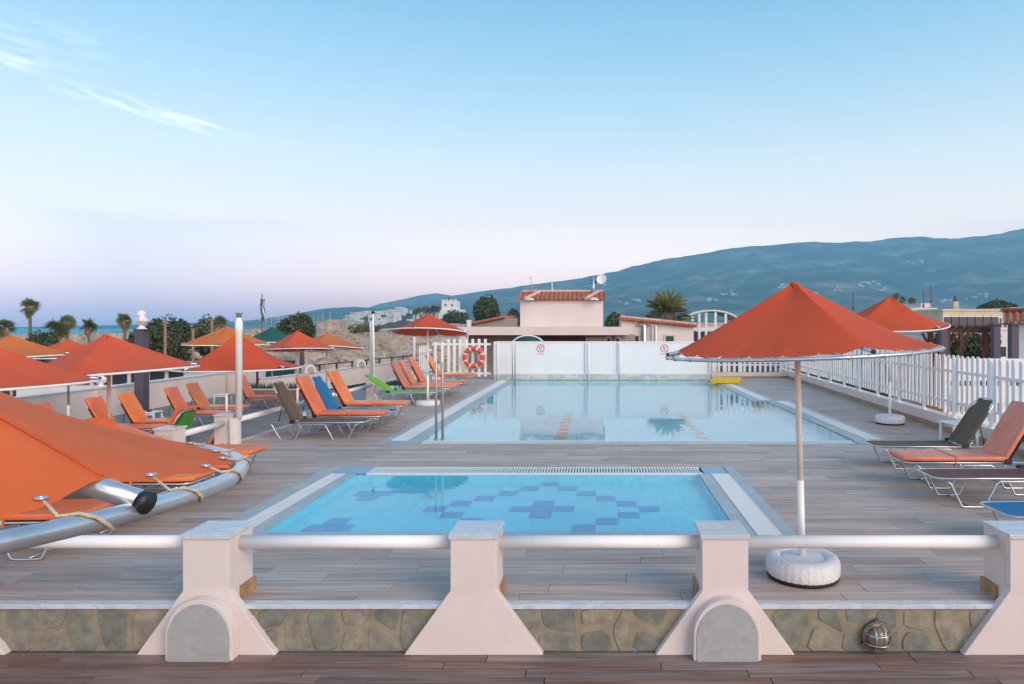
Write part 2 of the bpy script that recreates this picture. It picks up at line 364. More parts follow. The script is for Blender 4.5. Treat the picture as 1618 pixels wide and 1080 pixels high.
def heightfield(name, fn, X0, X1, nx, Ya, Yb, ny):
    b = MB(); vs = [(X0 + (X1-X0)*i/nx, Ya + (Yb-Ya)*j/ny, 0) for j in range(ny+1) for i in range(nx+1)]
    vs = [(x, y, fn(x, y)) for x, y, z in vs]
    b.add(vs, [(j*(nx+1)+i, j*(nx+1)+i+1, (j+1)*(nx+1)+i+1, (j+1)*(nx+1)+i) for j in range(ny) for i in range(nx)])
    return tag(b.build(name, m_land, smooth=True), kind='structure')
heightfield('mountain_ridge', mount_h, gx(430, YR), gx(2100, YR), 300, Y0, YR + 500, 70)
FAR = [(520,512),(560,492),(600,478),(640,470),(665,464),(690,461),(715,465),(735,462),(760,458),(800,453),(860,465),(950,500)]
def far_h(X, Y):
    px = VX + X * F / 6900; H = (HZ - interp(FAR, px)) * 6900 / F
    t = (Y - 6100) / 800; tt = t if t <= 1 else 1 - (t - 1) * 1.5
    return -6 + H * max(0, tt) ** 1.2 + noise.fractal(Vector((X / 700, Y / 700, 1)), 1, 2, 5) * 70 * max(0, tt) * max(0, 1 - tt)
heightfield('far_mountains', far_h, gx(520, 6900), gx(950, 6900), 120, 6100, 7050, 24)
LOW = [(395,514),(420,503),(460,496),(490,489),(510,485),(540,483),(560,482),(590,484),(630,488),(680,487),(740,486),(800,492),(860,505)]
def low_h(X, Y):
    px = VX + X * F / 4200; H = (HZ - interp(LOW, px)) * 4200 / F
    t = (Y - 3000) / 1200; tt = t if t <= 1 else 1 - (t - 1) * 2
    return -6 + H * max(0, tt) ** 1.2 + noise.fractal(Vector((X / 300, Y / 300, 5)), 1, 2, 5) * 30 * max(0, tt) * max(0, 1 - tt)
heightfield('low_headland', low_h, gx(395, 4200), gx(860, 4200), 140, 3000, 4500, 24)

# ---------------------------------------------------------------- pool deck: slab, planks, pools
DX0, DX1, DY0, DY1 = -6.2, 7.25, 4.93, 28.2
SP = dict(x0=-3.31, x1=1.36, y0=6.68, y1=9.30)                  # paddling pool, water
BIGL = -3.10                                                   # large pool, left edge of the water
SPO = (-3.82, 1.90, 6.54, 9.72)                                # outer edge of paddling pool coping
BPO_Y0, BPO_Y1 = 11.62, 25.55
def right_outer(y):                                            # right edge of the large pool's surround, with its jog
    return 5.02 if y < 18.4 else 4.66
cuts = sorted(set([DY0 + .2 * i for i in range(200) if DY0 + .2 * i < DY1] + [SPO[2], SPO[3], BPO_Y0, 18.4, BPO_Y1, DY1]))
cuts = [c for i, c in enumerate(cuts) if i == 0 or c - cuts[i-1] > .015]
rows = []
for a, b in zip(cuts, cuts[1:]):
    m = (a + b) / 2; seg = [(DX0, DX1)]
    if SPO[2] < m < SPO[3]: seg = [(DX0, SPO[0]), (SPO[1], DX1)]
    elif BPO_Y0 < m < BPO_Y1: seg = [(DX0, -3.78), (right_outer(m) + .12, DX1)]
    for s0, s1 in seg:
        x = s0 - random.random() * 1.2
        while x < s1:
            x1 = x + 1.2
            lo, hi = max(x, s0), min(x1, s1)
            if hi - lo > .03: rows.append((lo, hi, a, b))
            x = x1
def plank_mesh(w, d, h=.012, g=.0015):
    b = MB(); c = .0015
    x0, x1, y0, y1 = g, w - g, g, d - g
    vs = [(x0,y0,0),(x1,y0,0),(x1,y1,0),(x0,y1,0),(x0,y0,h-c),(x1,y0,h-c),(x1,y1,h-c),(x0,y1,h-c),(x0+c,y0+c,h),(x1-c,y0+c,h),(x1-c,y1-c,h),(x0+c,y1-c,h)]
    b.add(vs, [(0,1,5,4),(1,2,6,5),(2,3,7,6),(3,0,4,7),(4,5,9,8),(5,6,10,9),(6,7,11,10),(7,4,8,11),(8,9,10,11)])
    return b
slab = MB()
for x0, x1, y0, y1 in ((DX0, DX1, DY0, SPO[2]), (DX0, SPO[0], SPO[2], SPO[3]), (SPO[1], DX1, SPO[2], SPO[3]), (DX0, DX1, SPO[3], BPO_Y0),
                       (DX0, -3.78, BPO_Y0, BPO_Y1), (5.14, DX1, BPO_Y0, 18.4), (4.78, DX1, 18.4, BPO_Y1), (DX0, DX1, BPO_Y1, DY1)):
    slab.box(x0, x1, y0, y1, -.68, -.0125)
deck = tag(slab.build('pool_deck', m_gutter), kind='structure')
def vis(r):
    y = (r[2] + r[3]) / 2; return -880 < (r[0] - 0) * F / y + 0 + (r[1] - r[0]) * F / y and r[0] * F / y < 680 and y > 4.9
near = sorted([r for r in rows if vis(r)], key=lambda r: r[2])[:280]
nset = set(near); cache = {}
for lo, hi, a, b in near:
    k = (round(hi - lo, 3), round(b - a, 3))
    if k not in cache: cache[k] = plank_mesh(*k).mesh('plank', m_deck)
    put('plank', cache[k], deck, (lo, a, -.0122 + random.uniform(-.0006, .0006)))
rest = MB()
for r in rows:
    if r in nset: continue
    p = plank_mesh(r[1] - r[0], r[3] - r[2])
    rest.add([(x + r[0], y + r[2], z - .0122) for x, y, z in p.v], p.f)
tag(rest.build('planks_beyond', m_deck, deck), kind='stuff')

def grating(name, x0, x1, y0, y1, along, pitch, parent):        # bars of a white overflow grating
    b = MB(); wbar = pitch * .58
    if along == 'Y':
        n = int((x1 - x0) / pitch)
        for i in range(n): b.box(x0 + i*pitch, x0 + i*pitch + wbar, y0, y1, -.012, -.003)
        b.box(x0, x1, y0 - .012, y0, -.034, -.001); b.box(x0, x1, y1, y1 + .012, -.034, -.001)
    else:
        n = int((y1 - y0) / pitch)
        for i in range(n): b.box(x0, x1, y0 + i*pitch, y0 + i*pitch + wbar, -.012, -.003)
        b.box(x0 - .012, x0, y0, y1, -.034, -.001); b.box(x1, x1 + .012, y0, y1, -.034, -.001)
    return tag(b.build(name, m_plastic, parent), kind='stuff')
# --- paddling pool
pp = empty('paddling_pool', (0,0,0), 0, 'small rectangular pool with a diamond of dark blue tiles on its floor', 'pool')
D1 = -.12
b = MB(); x0, x1, y0, y1 = SP['x0'], SP['x1'], SP['y0'], SP['y1']
b.add([(x0,y0,D1),(x1,y0,D1),(x1,y1,D1),(x0,y1,D1),(x0,y0,-.03),(x1,y0,-.03),(x1,y1,-.03),(x0,y1,-.03)], [(0,1,2,3),(0,4,5,1),(1,5,6,2),(2,6,7,3),(3,7,4,0)])
b.build('basin', m_pool, pp)
b = MB(); b.box(SPO[0]+.02, SPO[1]-.02, SPO[2]+.02, SPO[3]-.02, -.66, -.42); b.build('basin_base', m_gutter, pp)
cell = .248
pat = [(0, 0)] + [(r, s * r) for r in range(1, 6) for s in (-1, 1)] + [(r, s * (10 - r)) for r in range(6, 10) for s in (-1, 1)] + [(10, 0)]
pat += [(4, 0), (5, -1), (5, 0), (5, 1), (6, 0)]
pat += [(2, -9.3), (2, -8.35), (3, -8.85), (7, -8.8), (8, -9.3), (8, -8.3), (1, 7.0), (2, 7.5)][:6]
tm = MB().box(-.0585, .0585, -.118, .118, 0, .003).mesh('tile', m_pooltile)
for r, c in pat:
    cx, cyy = -.655 + c * cell, 9.15 - r * cell
    if cyy < y0 + .13: continue
    for k in (-1, 1):
        if cx + k * .062 - .062 < x0 + .02: continue
        put('tile', tm, pp, (cx + k * .062, cyy, D1 + .001))
for name, xa, xb, ya, yb, mm, zt in (('inner_kerb', x0 - .14, x0 - .002, y0 - .14, y1, m_coping, -.008), ('inner_kerb', x1 + .002, x1 + .16, y0 - .14, y1, m_coping, -.008),
                                     ('front_kerb', x0, x1, y0 - .14, y0 - .002, m_coping, -.008),
                                     ('outer_kerb', SPO[0], -3.635, SPO[2], SPO[3], m_coping, .002), ('outer_kerb', 1.775, SPO[1], SPO[2], SPO[3], m_coping, .002)):
    bb = MB().box(xa, xb, ya, yb, -.42, zt); bb.build(name, mm, pp)
gb = MB().box(-3.634, -3.452, SPO[2], SPO[3], -.41, -.06).box(1.522, 1.774, SPO[2], SPO[3], -.41, -.06).box(-3.45, 1.52, y1 + .004, SPO[3], -.41, -.06)
gb.build('gutter', m_gutter, pp)
grating('side_grating', -3.62, -3.465, SPO[2], 9.30, 'X', .03, pp); grating('side_grating', 1.535, 1.762, SPO[2], 9.30, 'X', .03, pp)
grating('back_grating', -3.17, 1.42, 9.325, 9.68, 'Y', .0395, pp)
for xa, xb in ((-3.62, -3.18), (1.44, 1.762)):
    MB().box(xa, xb, 9.32, 9.69, -.05, -.004).build('corner_tile', m_cornertile, pp)
wv = MB(); wv.add([(x0,y0,-.022),(x1,y0,-.022),(x1,y1,-.022),(x0,y1,-.022)], [(0,1,2,3)])
tag(wv.build('paddling_water', m_water2), kind='structure')
# --- swimming pool
bp_ = empty('swimming_pool', (0,0,0), 0, 'large swimming pool with still water below the white panel wall', 'pool')
D2 = -.20
outl = [(BIGL, 11.98), (4.47, 11.98), (4.50, 18.4), (4.14, 18.4), (4.14, 25.5), (BIGL, 25.5)]
b = MB(); k = len(outl)
b.add([(x, y, D2) for x, y in outl] + [(x, y, -.03) for x, y in outl], [tuple(range(k))] + [(i, k + i, k + (i+1) % k, (i+1) % k) for i in range(k)])
b.build('basin', m_poolbig, bp_)
MB().box(-3.76, 5.1, 11.64, 25.5, -.66, -.5).build('basin_base', m_gutter, bp_)
wv = MB(); wv.add([(x, y, -.02) for x, y in outl], [tuple(range(k))]); tag(wv.build('pool_water', m_water), kind='structure')
for lane_x in (-.75, 2.05):
    tm2 = MB().box(-.11, .11, -.16, .16, 0, .003).mesh('lane_tile', m_pooltile_o)
    for i in range(9): put('lane_tile', tm2, bp_, (lane_x, 12.9 + i * .55, D2 + .001))
for name, xa, xb, ya, yb, mm, zt in (('inner_kerb', -3.35, BIGL - .002, 11.98, 25.5, m_coping, -.006), ('outer_kerb', -3.78, -3.645, BPO_Y0, 25.5, m_coping, .002),
                                     ('inner_kerb', 4.502, 4.74, 11.98, 18.4, m_coping, -.006), ('inner_kerb', 4.142, 4.38, 18.4, 25.5, m_coping, -.006),
                                     ('outer_kerb', 5.03, 5.14, BPO_Y0, 18.5, m_coping, .002), ('outer_kerb', 4.67, 4.78, 18.4, 25.5, m_coping, .001), ('jog_kerb', 4.385, 4.999, 18.33, 18.46, m_coping, -.001)):
    MB().box(xa, xb, ya, yb, -.5, zt).build(name, mm, bp_)
MB().box(-3.644, -3.352, BPO_Y0, 25.5, -.5, -.06).box(4.742, 5.028, BPO_Y0, 18.4, -.5, -.061).box(4.383, 4.668, 18.4, 25.5, -.5, -.06).box(-3.35, 4.74, BPO_Y0, 11.976, -.5, -.06).build('gutter', m_gutter, bp_)
grating('side_grating', -3.63, -3.365, 12.0, 25.4, 'X', .03, bp_); grating('side_grating', 4.756, 5.015, 12.0, 18.3, 'X', .03, bp_); grating('side_grating', 4.397, 4.655, 18.5, 25.4, 'X', .03, bp_)
grating('front_grating', -3.05, 4.42, 11.66, 11.94, 'Y', .0395, bp_)
for xa, xb in ((-3.63, -3.07), (4.45, 5.015)):
    MB().box(xa, xb, 11.65, 11.95, -.05, -.004).build('corner_tile', m_cornertile, bp_)

# --- lower deck (where the camera stands) and the lower strip left of the terrace
LZ = -.34
low = tag(MB().box(-9, 9, -3, 4.92, LZ - .3, LZ - .013).build('lower_deck', m_dark), kind='structure')
lrows = []; y = 4.90; i = 0
while y > -2.9:
    d = .145 if i == 0 else .098
    x = -8.9 - random.random() * 1.2
    while x < 8.9:
        L = 1.5; lrows.append((max(x, -8.95), min(x + L, 8.95), y - d, y)); x += L
    y -= d; i += 1
nearl = [r for r in lrows if r[2] > 4.25]; rest = MB(); cache = {}
for r in lrows:
    kk = (round(r[1] - r[0], 3), round(r[3] - r[2], 3))
    if r in nearl:
        if kk not in cache: cache[kk] = plank_mesh(*kk, g=.003).mesh('plank', m_low)
        put('plank', cache[kk], low, (r[0], r[2], LZ - .0125))
    else:
        p = plank_mesh(*kk, g=.003); rest.add([(a + r[0], c + r[2], z + LZ - .0125) for a, c, z in p.v], p.f)
tag(rest.build('planks_beyond', m_low, low), kind='stuff')
SZ = -.70
m_paving = tile_mat('grey_brown_paving', (.20,.17,.155), (.12,.10,.095), .6, .3, .55, var=.2)
tag(MB().box(-14.6, -6.36, -2, 29, SZ - .3, SZ).build('lower_terrace', m_paving), kind='structure')
tag(MB().box(-6.35, -6.21, 4.93, 26.0, SZ, -.004).build('retaining_wall', m_stucco2), 'pink plaster retaining wall under the side railing', 'wall')
tag(MB().box(7.7, 30, -2, 29, -1.4, -1.0).build('side_terrace', m_paving), kind='structure')

# ---------------------------------------------------------------- front stone wall with marble coping
WY = 4.92
fw = empty('stone_wall', (0, WY, 0), 0, 'low crazy-paved stone wall with a marble ledge at the deck edge', 'wall')
MB().box(-7, 7, 0, .012 - .006, LZ, -.032).build('mortar', m_mortar, fw)
def clip(poly, nx, ny, c):                                       # keep nx*x+ny*y<=c
    o = []
    for i in range(len(poly)):
        p, q = poly[i], poly[(i+1) % len(poly)]
        dp, dq = nx*p[0]+ny*p[1]-c, nx*q[0]+ny*q[1]-c
        if dp <= 0: o.append(p)
        if dp * dq < 0:
            t = dp / (dp - dq); o.append((p[0]+(q[0]-p[0])*t, p[1]+(q[1]-p[1])*t))
    return o
rs = random.Random(21)
seeds = []
x = -5.2
while x < 5.2:
    wst = rs.uniform(.16, .30)
    if rs.random() < .42: seeds += [(x + rs.uniform(-.05,.05), LZ + .085 + rs.uniform(-.03,.03)), (x + rs.uniform(-.05,.05), LZ + .225 + rs.uniform(-.03,.03))]
    else: seeds.append((x, LZ + .155 + rs.uniform(-.05, .05)))
    x += wst
for i, (sx, sz) in enumerate(seeds):
    if not -4.6 < sx < 3.9: continue
    poly = [(sx-.35, LZ + .004), (sx+.35, LZ + .004), (sx+.35, -.034), (sx-.35, -.034)]
    for j, (tx, tz) in enumerate(seeds):
        if i == j or abs(tx - sx) > .8: continue
        nx, ny = tx - sx, tz - sz; L = math.hypot(nx, ny)
        if L < 1e-4: continue
        nx /= L; ny /= L
        poly = clip(poly, nx, ny, nx*(sx+tx)/2 + ny*(sz+tz)/2 - rs.choice((.004, .01, .018, .028, .042)))
        if len(poly) < 3: break
    if len(poly) < 3: continue
    # chip the corners so the stones are not clean polygons
    cx, cz = sum(p[0] for p in poly)/len(poly), sum(p[1] for p in poly)/len(poly)
    pts = []
    for q in range(len(poly)):
        p, nx_ = poly[q], poly[(q+1) % len(poly)]; pv = poly[q-1]
        for f_ in (.2,):
            pts.append((p[0]+(pv[0]-p[0])*f_*rs.uniform(.5,1.2), p[1]+(pv[1]-p[1])*f_*rs.uniform(.5,1.2)))
            pts.append((p[0]+(nx_[0]-p[0])*f_*rs.uniform(.5,1.2), p[1]+(nx_[1]-p[1])*f_*rs.uniform(.5,1.2)))
    kk = len(pts); d = rs.uniform(.004, .011)
    b = MB(); b.add([(a, 0.0005, c) for a, c in pts] + [(a + (cx-a)*.05, -d, c + (cz-c)*.05) for a, c in pts] + [(cx, -d - .002, cz)],
                    [((q+1) % kk, q, kk+q, kk+(q+1) % kk)[::-1] for q in range(kk)] + [(kk+q, kk+(q+1) % kk, 2*kk) for q in range(kk)])
    b.build('stone', rs.choice(m_stone), fw)
PILX = [-2.794, -.891, .90, 3.09, -4.72]
edges = [-6.9] + [v for p in sorted(PILX) for v in (p,)] + [6.9]
for a, c in zip(edges, edges[1:]):
    MB().box(a + .003, c - .003, -.025, .055, -.03, .004).build('marble_ledge', m_marble, fw, bevel=.004)

# ---------------------------------------------------------------- pillars and the front rail
def arch_poly(hw, h, n=18):
    pts = [(-hw, 0), (hw, 0)]; st = h - hw * 1.12
    pts += [(hw * math.cos(a), st + hw * 1.12 * math.sin(a)) for a in [math.pi * i / n for i in range(n + 1)]]
    return pts
def pillar(x, arch, skirt, label):
    p = empty('balustrade_pillar', (x, 4.855, LZ), 0, label, 'pillar', 'balustrade pillars along the front rail')
    hw, fz, hb, ht = .164, .457, .495, .825
    MB().prism([(-hb, 0), (hb, 0), (hw, fz), (hw, ht), (-hw, ht), (-hw, fz)], 0, .066).build('flared_front', m_stucco, p, bevel=.005)
    MB().box(-hw, hw, .0665, .335, LZ * -1 - .012, ht).build('shaft', m_stucco, p)
    MB().box(-.176, .176, -.012, .345, ht + .001, ht + .036).build('cap', m_marble, p, bevel=.004)
    if arch:
        MB().prism(arch_poly(.235, .43), -.085, -.001).build('arch', m_stucco, p, bevel=.005)
        d = MB().prism(arch_poly(.213, .398), -.094, -.0855).build('marble_disc', m_marble_d, p)
    for s in skirt:
        MB().box(min(s*.1645, s*.188), max(s*.1645, s*.188), .145, .345, -LZ + .001, -LZ + .10).build('skirting_tile', mat_skirt, p)
    return p
mat_skirt = mat('tan_skirting', (.36,.21,.11), .5, .25, 9)
pillar(PILX[0], True, (1,), 'flared pink pillar with smooth round grey disc, beside the orange canopy')
pillar(PILX[1], False, (1,), 'flared pink pillar without a disc between the two disc pillars')
pillar(PILX[2], True, (-1,), 'flared pink pillar with a white-veined grey disc, beside the white tyre base')
pillar(PILX[3], False, (-1,), 'flared pink pillar beside the round wall lamp')
pillar(PILX[4], False, (), 'flared pink pillar behind the faded orange canopy')
RZ = .415
prev = sorted(PILX)
for a, c, lab in zip(prev, prev[1:], ('white pipe rail under the faded orange canopy', 'white pipe rail in front of the left end of the paddling pool', 'white pipe rail in front of the paddling pool tile pattern', 'white pipe rail above the round wall lamp')):
    o = MB().tube([(a + .16, 5.02, RZ), (c - .16, 5.02, RZ)], .047, 20).build('pipe_rail', m_whitepipe, None, True)
    tag(o, lab, 'railing', 'white pipe rails between the pillars')

# round caged wall lamp
lx = gx(1384, 4.9)
lp = empty('bulkhead_lamp', (lx, WY - .006, gz(1004, 4.9)), 0, 'round caged bulkhead lamp on the stone wall', 'lamp')
rotx = Matrix.Rotation(R(90), 4, 'X')
def turned(prof, n=28):
    b = MB().lathe(prof, n); b.v = [tuple(rotx @ Vector(p)) for p in b.v]; return b
m_lampmetal = mat('weathered_brass', (.20,.17,.12), .45, .25, 20, .3, 60, metal=.6)
m_lampglass = mat('dull_lamp_glass', (.16,.15,.12), .12, .2, 6, spec=.7)
turned([(.095, 0), (.105, .01), (.105, .03), (.088, .04), (.0, .04)]).build('backplate', m_lampmetal, lp, True)
turned([(.078, .04), (.075, .06), (.062, .085), (.035, .102), (.002, .108)]).build('globe', m_lampglass, lp, True)
cage = MB()
for xo in (-.034, .034):
    h = math.sqrt(.095**2 - xo**2)
    cage.tube([(xo, -.03 - .095 * math.sin(R(a)) * (h/.095), h * math.cos(R(a))) for a in range(0, 181, 15)], .0042, 6)
    cage.tube([(h * math.cos(R(a)), -.032 - .095 * math.sin(R(a)) * (h/.095), xo) for a in range(0, 181, 15)], .0042, 6)
cage.build('cage', m_alu, lp, True)
MB().tube([(.1 * math.cos(R(a)), -.034, .1 * math.sin(R(a))) for a in range(0, 360, 12)], .0065, 8, closed=True).build('ring', m_lampmetal, lp, True)
for a in (90, 210, 330):
    MB().box(-.012, .012, -.034, -.008, -.01, .01, Matrix.Translation((.112*math.cos(R(a)), 0, .112*math.sin(R(a))))).build('lug', m_lampmetal, lp)

# ---------------------------------------------------------------- parasols
def tyre_meshes():
    b = MB(); n = 96; prof = [(.17, .155), (.185, .172), (.215, .182), (.25, .178), (.275, .16), (.287, .13), (.29, .09), (.287, .05), (.276, .03)]
    vs = []
    for i, (r, z) in enumerate(prof):
        for j in range(n):
            rr = r - (.006 if (j % 3 == 0 and i >= 4) else (.003 if i == 6 else 0))
            a = 2*math.pi*j/n; vs.append((rr*math.cos(a), rr*math.sin(a), z))
    b.add(vs, [(i*n+(j+1) % n, i*n+j, (i+1)*n+j, (i+1)*n+(j+1) % n) for i in range(len(prof)-1) for j in range(n)])
    return b.mesh('tyre', m_tyre, True), MB().lathe([(.266, 0), (.278, .012), (.279, .031)], 48).mesh('tyre_tread_under', m_tyre_under, True), \
        MB().lathe([(.172, .06), (.172, .158), (.15, .162), (.03, .170)], 48).mesh('concrete_fill', m_tyre, True)
TY = tyre_meshes()
def parasol(x, y, z0, h, r, rise, canvas, label, rib0=-80, tilt=(0, 0), lean=(0, 0), base='tyre', rim_m=None, rim_r=.014, near=False, pole_m=None, name='parasol', pole_r=.024):
    p = empty(name, (x, y, z0), 0, label, 'parasol', 'orange parasols around the pool' if canvas is not m_green_u else None)
    rim_m = rim_m or m_whitepipe; pole_m = pole_m or m_beige
    if base == 'tyre':
        put('tyre', TY[0], p); put('tyre_underside', TY[1], p); put('concrete_fill', TY[2], p)
    elif base == 'disc':
        MB().lathe([(.29, 0), (.30, .03), (.295, .10), (.27, .125), (.05, .13)], 36).build('base', m_tyre, p, True)
    top = Vector((lean[0], lean[1], h)); hr = h - rise
    def at(t): return Vector((top.x * t, top.y * t, h * t))
    t1 = .33
    MB().tube([at(.05 if base else 0), at(t1)], pole_r * 1.15, 14).build('pole_sleeve', m_whitepipe, p, True)
    MB().tube([at(t1 - .01), at(.985)], pole_r, 14).build('pole', pole_m, p, True)
    T = Matrix.Translation(at(hr / h)) @ Matrix.Rotation(R(tilt[0]), 4, 'X') @ Matrix.Rotation(R(tilt[1]), 4, 'Y')
    nt_, nr = (168 if near or rim_m is m_galv else 112), 16
    gap = .026 if near else .012
    def P(rr, th, dz=0):
        d = (th - R(rib0)) % (math.pi / 2); d = min(d, math.pi/2 - d)       # angle from nearest rib
        q = rr / r; s = math.sin(2 * d)
        sag = .12 * rise / .53 * s ** .8 * q * (1 - q) * 2.6 if s > 0 else 0
        return T @ Vector((rr * math.cos(th), rr * math.sin(th), rise * (1 - q) - sag + dz + .022 * (1 - s) + (.007 * math.sin(28 * th) + .006 * noise.noise(Vector((rr * 5, th * 4, r * 9)))) * q ** 3 * s))
    b = MB(); vs = []
    for i in range(nr + 1):
        for j in range(nt_):
            th = 2 * math.pi * j / nt_
            d = (th - R(rib0)) % (math.pi / 2); d = min(d, math.pi/2 - d)
            re = r - gap - (.018 if near else .05) * max(0, 1 - d / R(8 if near else 11)) ** 1.5
            if near or rim_m is m_galv: re -= .016 * (.5 - .5 * math.cos(th * 28))
            rr = .03 + (re - .03) * i / nr
            vs.append(P(rr, th))
    fs = [(i*nt_+(j+1) % nt_, i*nt_+j, (i+1)*nt_+j, (i+1)*nt_+(j+1) % nt_) for i in range(nr) for j in range(nt_)]
    b.add(vs, fs); b.build('canopy', canvas, p, True)
    MB().lathe([(.034, -.02), (.036, -.004), (.024, .008), (.004, .012)], 16, tuple(P(0.0, 0))).build('top_cap', canvas, p, True)
    MB().tube([T @ Vector((r * math.cos(2*math.pi*j/96), r * math.sin(2*math.pi*j/96), -.004)) for j in range(96)], rim_r, 12 if near else 8, closed=True).build('rim', rim_m, p, True)
    for q in range(4):
        th = R(rib0) + q * math.pi / 2
        ro_ = r + (.02 if near else .035); e = T @ Vector((ro_ * math.cos(th), ro_ * math.sin(th), .010 if near else .022 + rim_r * .4))
        a = T @ Vector(((r - .12) * math.cos(th), (r - .12) * math.sin(th), rise * .12 / r - .012))
        rb = MB().tube([P(.05, th, -.05), T @ Vector(((r - .12) * math.cos(th), (r - .12) * math.sin(th), rise * .12 / r - .012)), e], rim_r * 1.08, 12).build('rib', rim_m if near else m_alu, p, True)
        dv = (e - a).normalized()
        MB().tube([e - dv * .010, e + dv * .004], rim_r * 1.14, 12).build('end_cap', m_black, rb, True)
        if near:
            sm = MB(); k = 14
            pts = [P(.06 + (r - .12) * i / k, th, .001) for i in range(k + 1)]
            sm.tube(pts, .0028, 6); sm.build('seam', m_seam_shadow, p, True)
    if near:
        for i in range(28):
            th = 2 * math.pi * i / 28 + .02
            d = (th - R(rib0)) % (math.pi / 2); d = min(d, math.pi/2 - d)
            if d < R(4): continue
            ey = P(r - gap - .016 - .018 * max(0, 1 - d / R(8)) ** 1.5, th, .003)
            pts = [ey]
            for q in range(7):
                aa = R(120 - q * 45); k = rim_r + .0032
                th2 = th + .018 * q
                pts.append(T @ Vector(((r + math.cos(aa) * -k * -1) * math.cos(th2), (r + math.cos(aa) * k) * math.sin(th2), math.sin(aa) * k - .004)))
            pts.append(P(r - gap + .004, th + .13, -.012))
            lc = MB().tube(pts, .0032, 6).build('lacing', m_rope, p, True)
            MB().tube([ey + Vector((0.0075*math.cos(R(a)), .0075*math.sin(R(a)), .001)) for a in range(0, 360, 40)], .0022, 6, closed=True).build('eyelet', m_galv, lc, True)
    elif rim_m is m_galv:
        lc = MB()
        for i in range(28):
            th = 2*math.pi*i/28
            c = Vector((r*math.cos(th), r*math.sin(th), -.004)); rad = Vector((math.cos(th), math.sin(th), 0)); tg = Vector((-math.sin(th), math.cos(th), 0))
            pts = [T @ (c + rad * math.cos(R(a)) * (rim_r+.003) + Vector((0,0,math.sin(R(a)) * (rim_r+.003))) + tg * a * .00012) for a in range(0, 400, 40)]
            lc.tube([P(r - .04, th - .05, .004)] + pts[3:] + [P(r - .04, th + .08, .004)], .0035, 5)
        tag(lc.build('lacing', m_rope, p, True), kind='stuff')
    return p
parasol(-1.81, 1.22, LZ, 2.56, 1.04, .53, m_near_u, 'faded orange parasol with rope-laced steel rim over the front rail', rib0=-4.5, tilt=(-4.0, 0), rim_m=m_galv, rim_r=.0165, near=True, base='tyre')
parasol(1.63, 5.46, 0, 2.33, 1.04, .53, m_red_u, 'red-orange parasol standing in a white painted tyre behind the front rail', rib0=-80, tilt=(0, -2.6), lean=(-.055, 0), rim_m=m_galv, rim_r=.0135, pole_m=m_polewhite)
parasol(gx(1406, 14), 14.0, 0, 2.60, 1.10, .56, m_red_u, 'red-orange parasol on a white tyre base beside the picket fence', rib0=-60, tilt=(7, -2), pole_m=m_whitepipe)
parasol(-4.33, 17.3, 0, 2.30, 1.0, .46, m_red_u, 'red-orange parasol with its underside showing, by the lifebuoy', rib0=-95, tilt=(-7, 0), base='disc', pole_m=m_whitepipe)
S = dict(base='disc')
parasol(gx(172, 9.27), 9.27, SZ, 2.57, 1.06, .50, m_red_v, 'vermilion parasol on the lower terrace in front of the mauve column', rib0=-75, tilt=(0, -4.0), **S)
parasol(gx(376, 12.3), 12.3, SZ, 2.55, 1.05, .60, m_red_u, 'vermilion parasol behind the white post on the railing pillar', rib0=-110, tilt=(0, 0), **S)
parasol(gx(358, 18.4), 18.4, SZ, 2.67, 1.04, .46, m_org_u, 'sun-faded orange parasol behind the white post', rib0=-70, **S)
parasol(gx(-25, 7.5), 7.5, SZ, 2.50, 1.04, .46, m_red_v, 'vermilion parasol beside the thin steel pole, at the plaster wall', rib0=-70, tilt=(0, -2), **S)
parasol(gx(18, 14), 14.0, SZ, 2.50, 1.06, .46, m_org_u, 'orange parasol below the shaggy palms by the sea', rib0=-80, tilt=(0, -4), **S)
parasol(gx(108, 16.6), 16.6, SZ, 2.36, 1.04, .40, m_red_v, 'red parasol half hidden between two other canopies', rib0=-80, pole_m=m_alu, **S)
parasol(gx(470, 20.4), 20.4, SZ, 2.55, 1.05, .56, m_red_v, 'vermilion parasol in front of the dark green parasol', rib0=-85, tilt=(-4, -2), **S)
parasol(gx(516, 21.6), 21.6, SZ, 2.46, 1.14, .42, m_org_u, 'orange parasol showing its red underside in front of the fortress wall', rib0=-85, tilt=(-5, 2), **S)
parasol(gx(430, 26.5), 26.5, -1.2, 3.15, 1.05, .55, m_green_u, 'dark green parasol beyond the lower terrace', rib0=-80, **S)

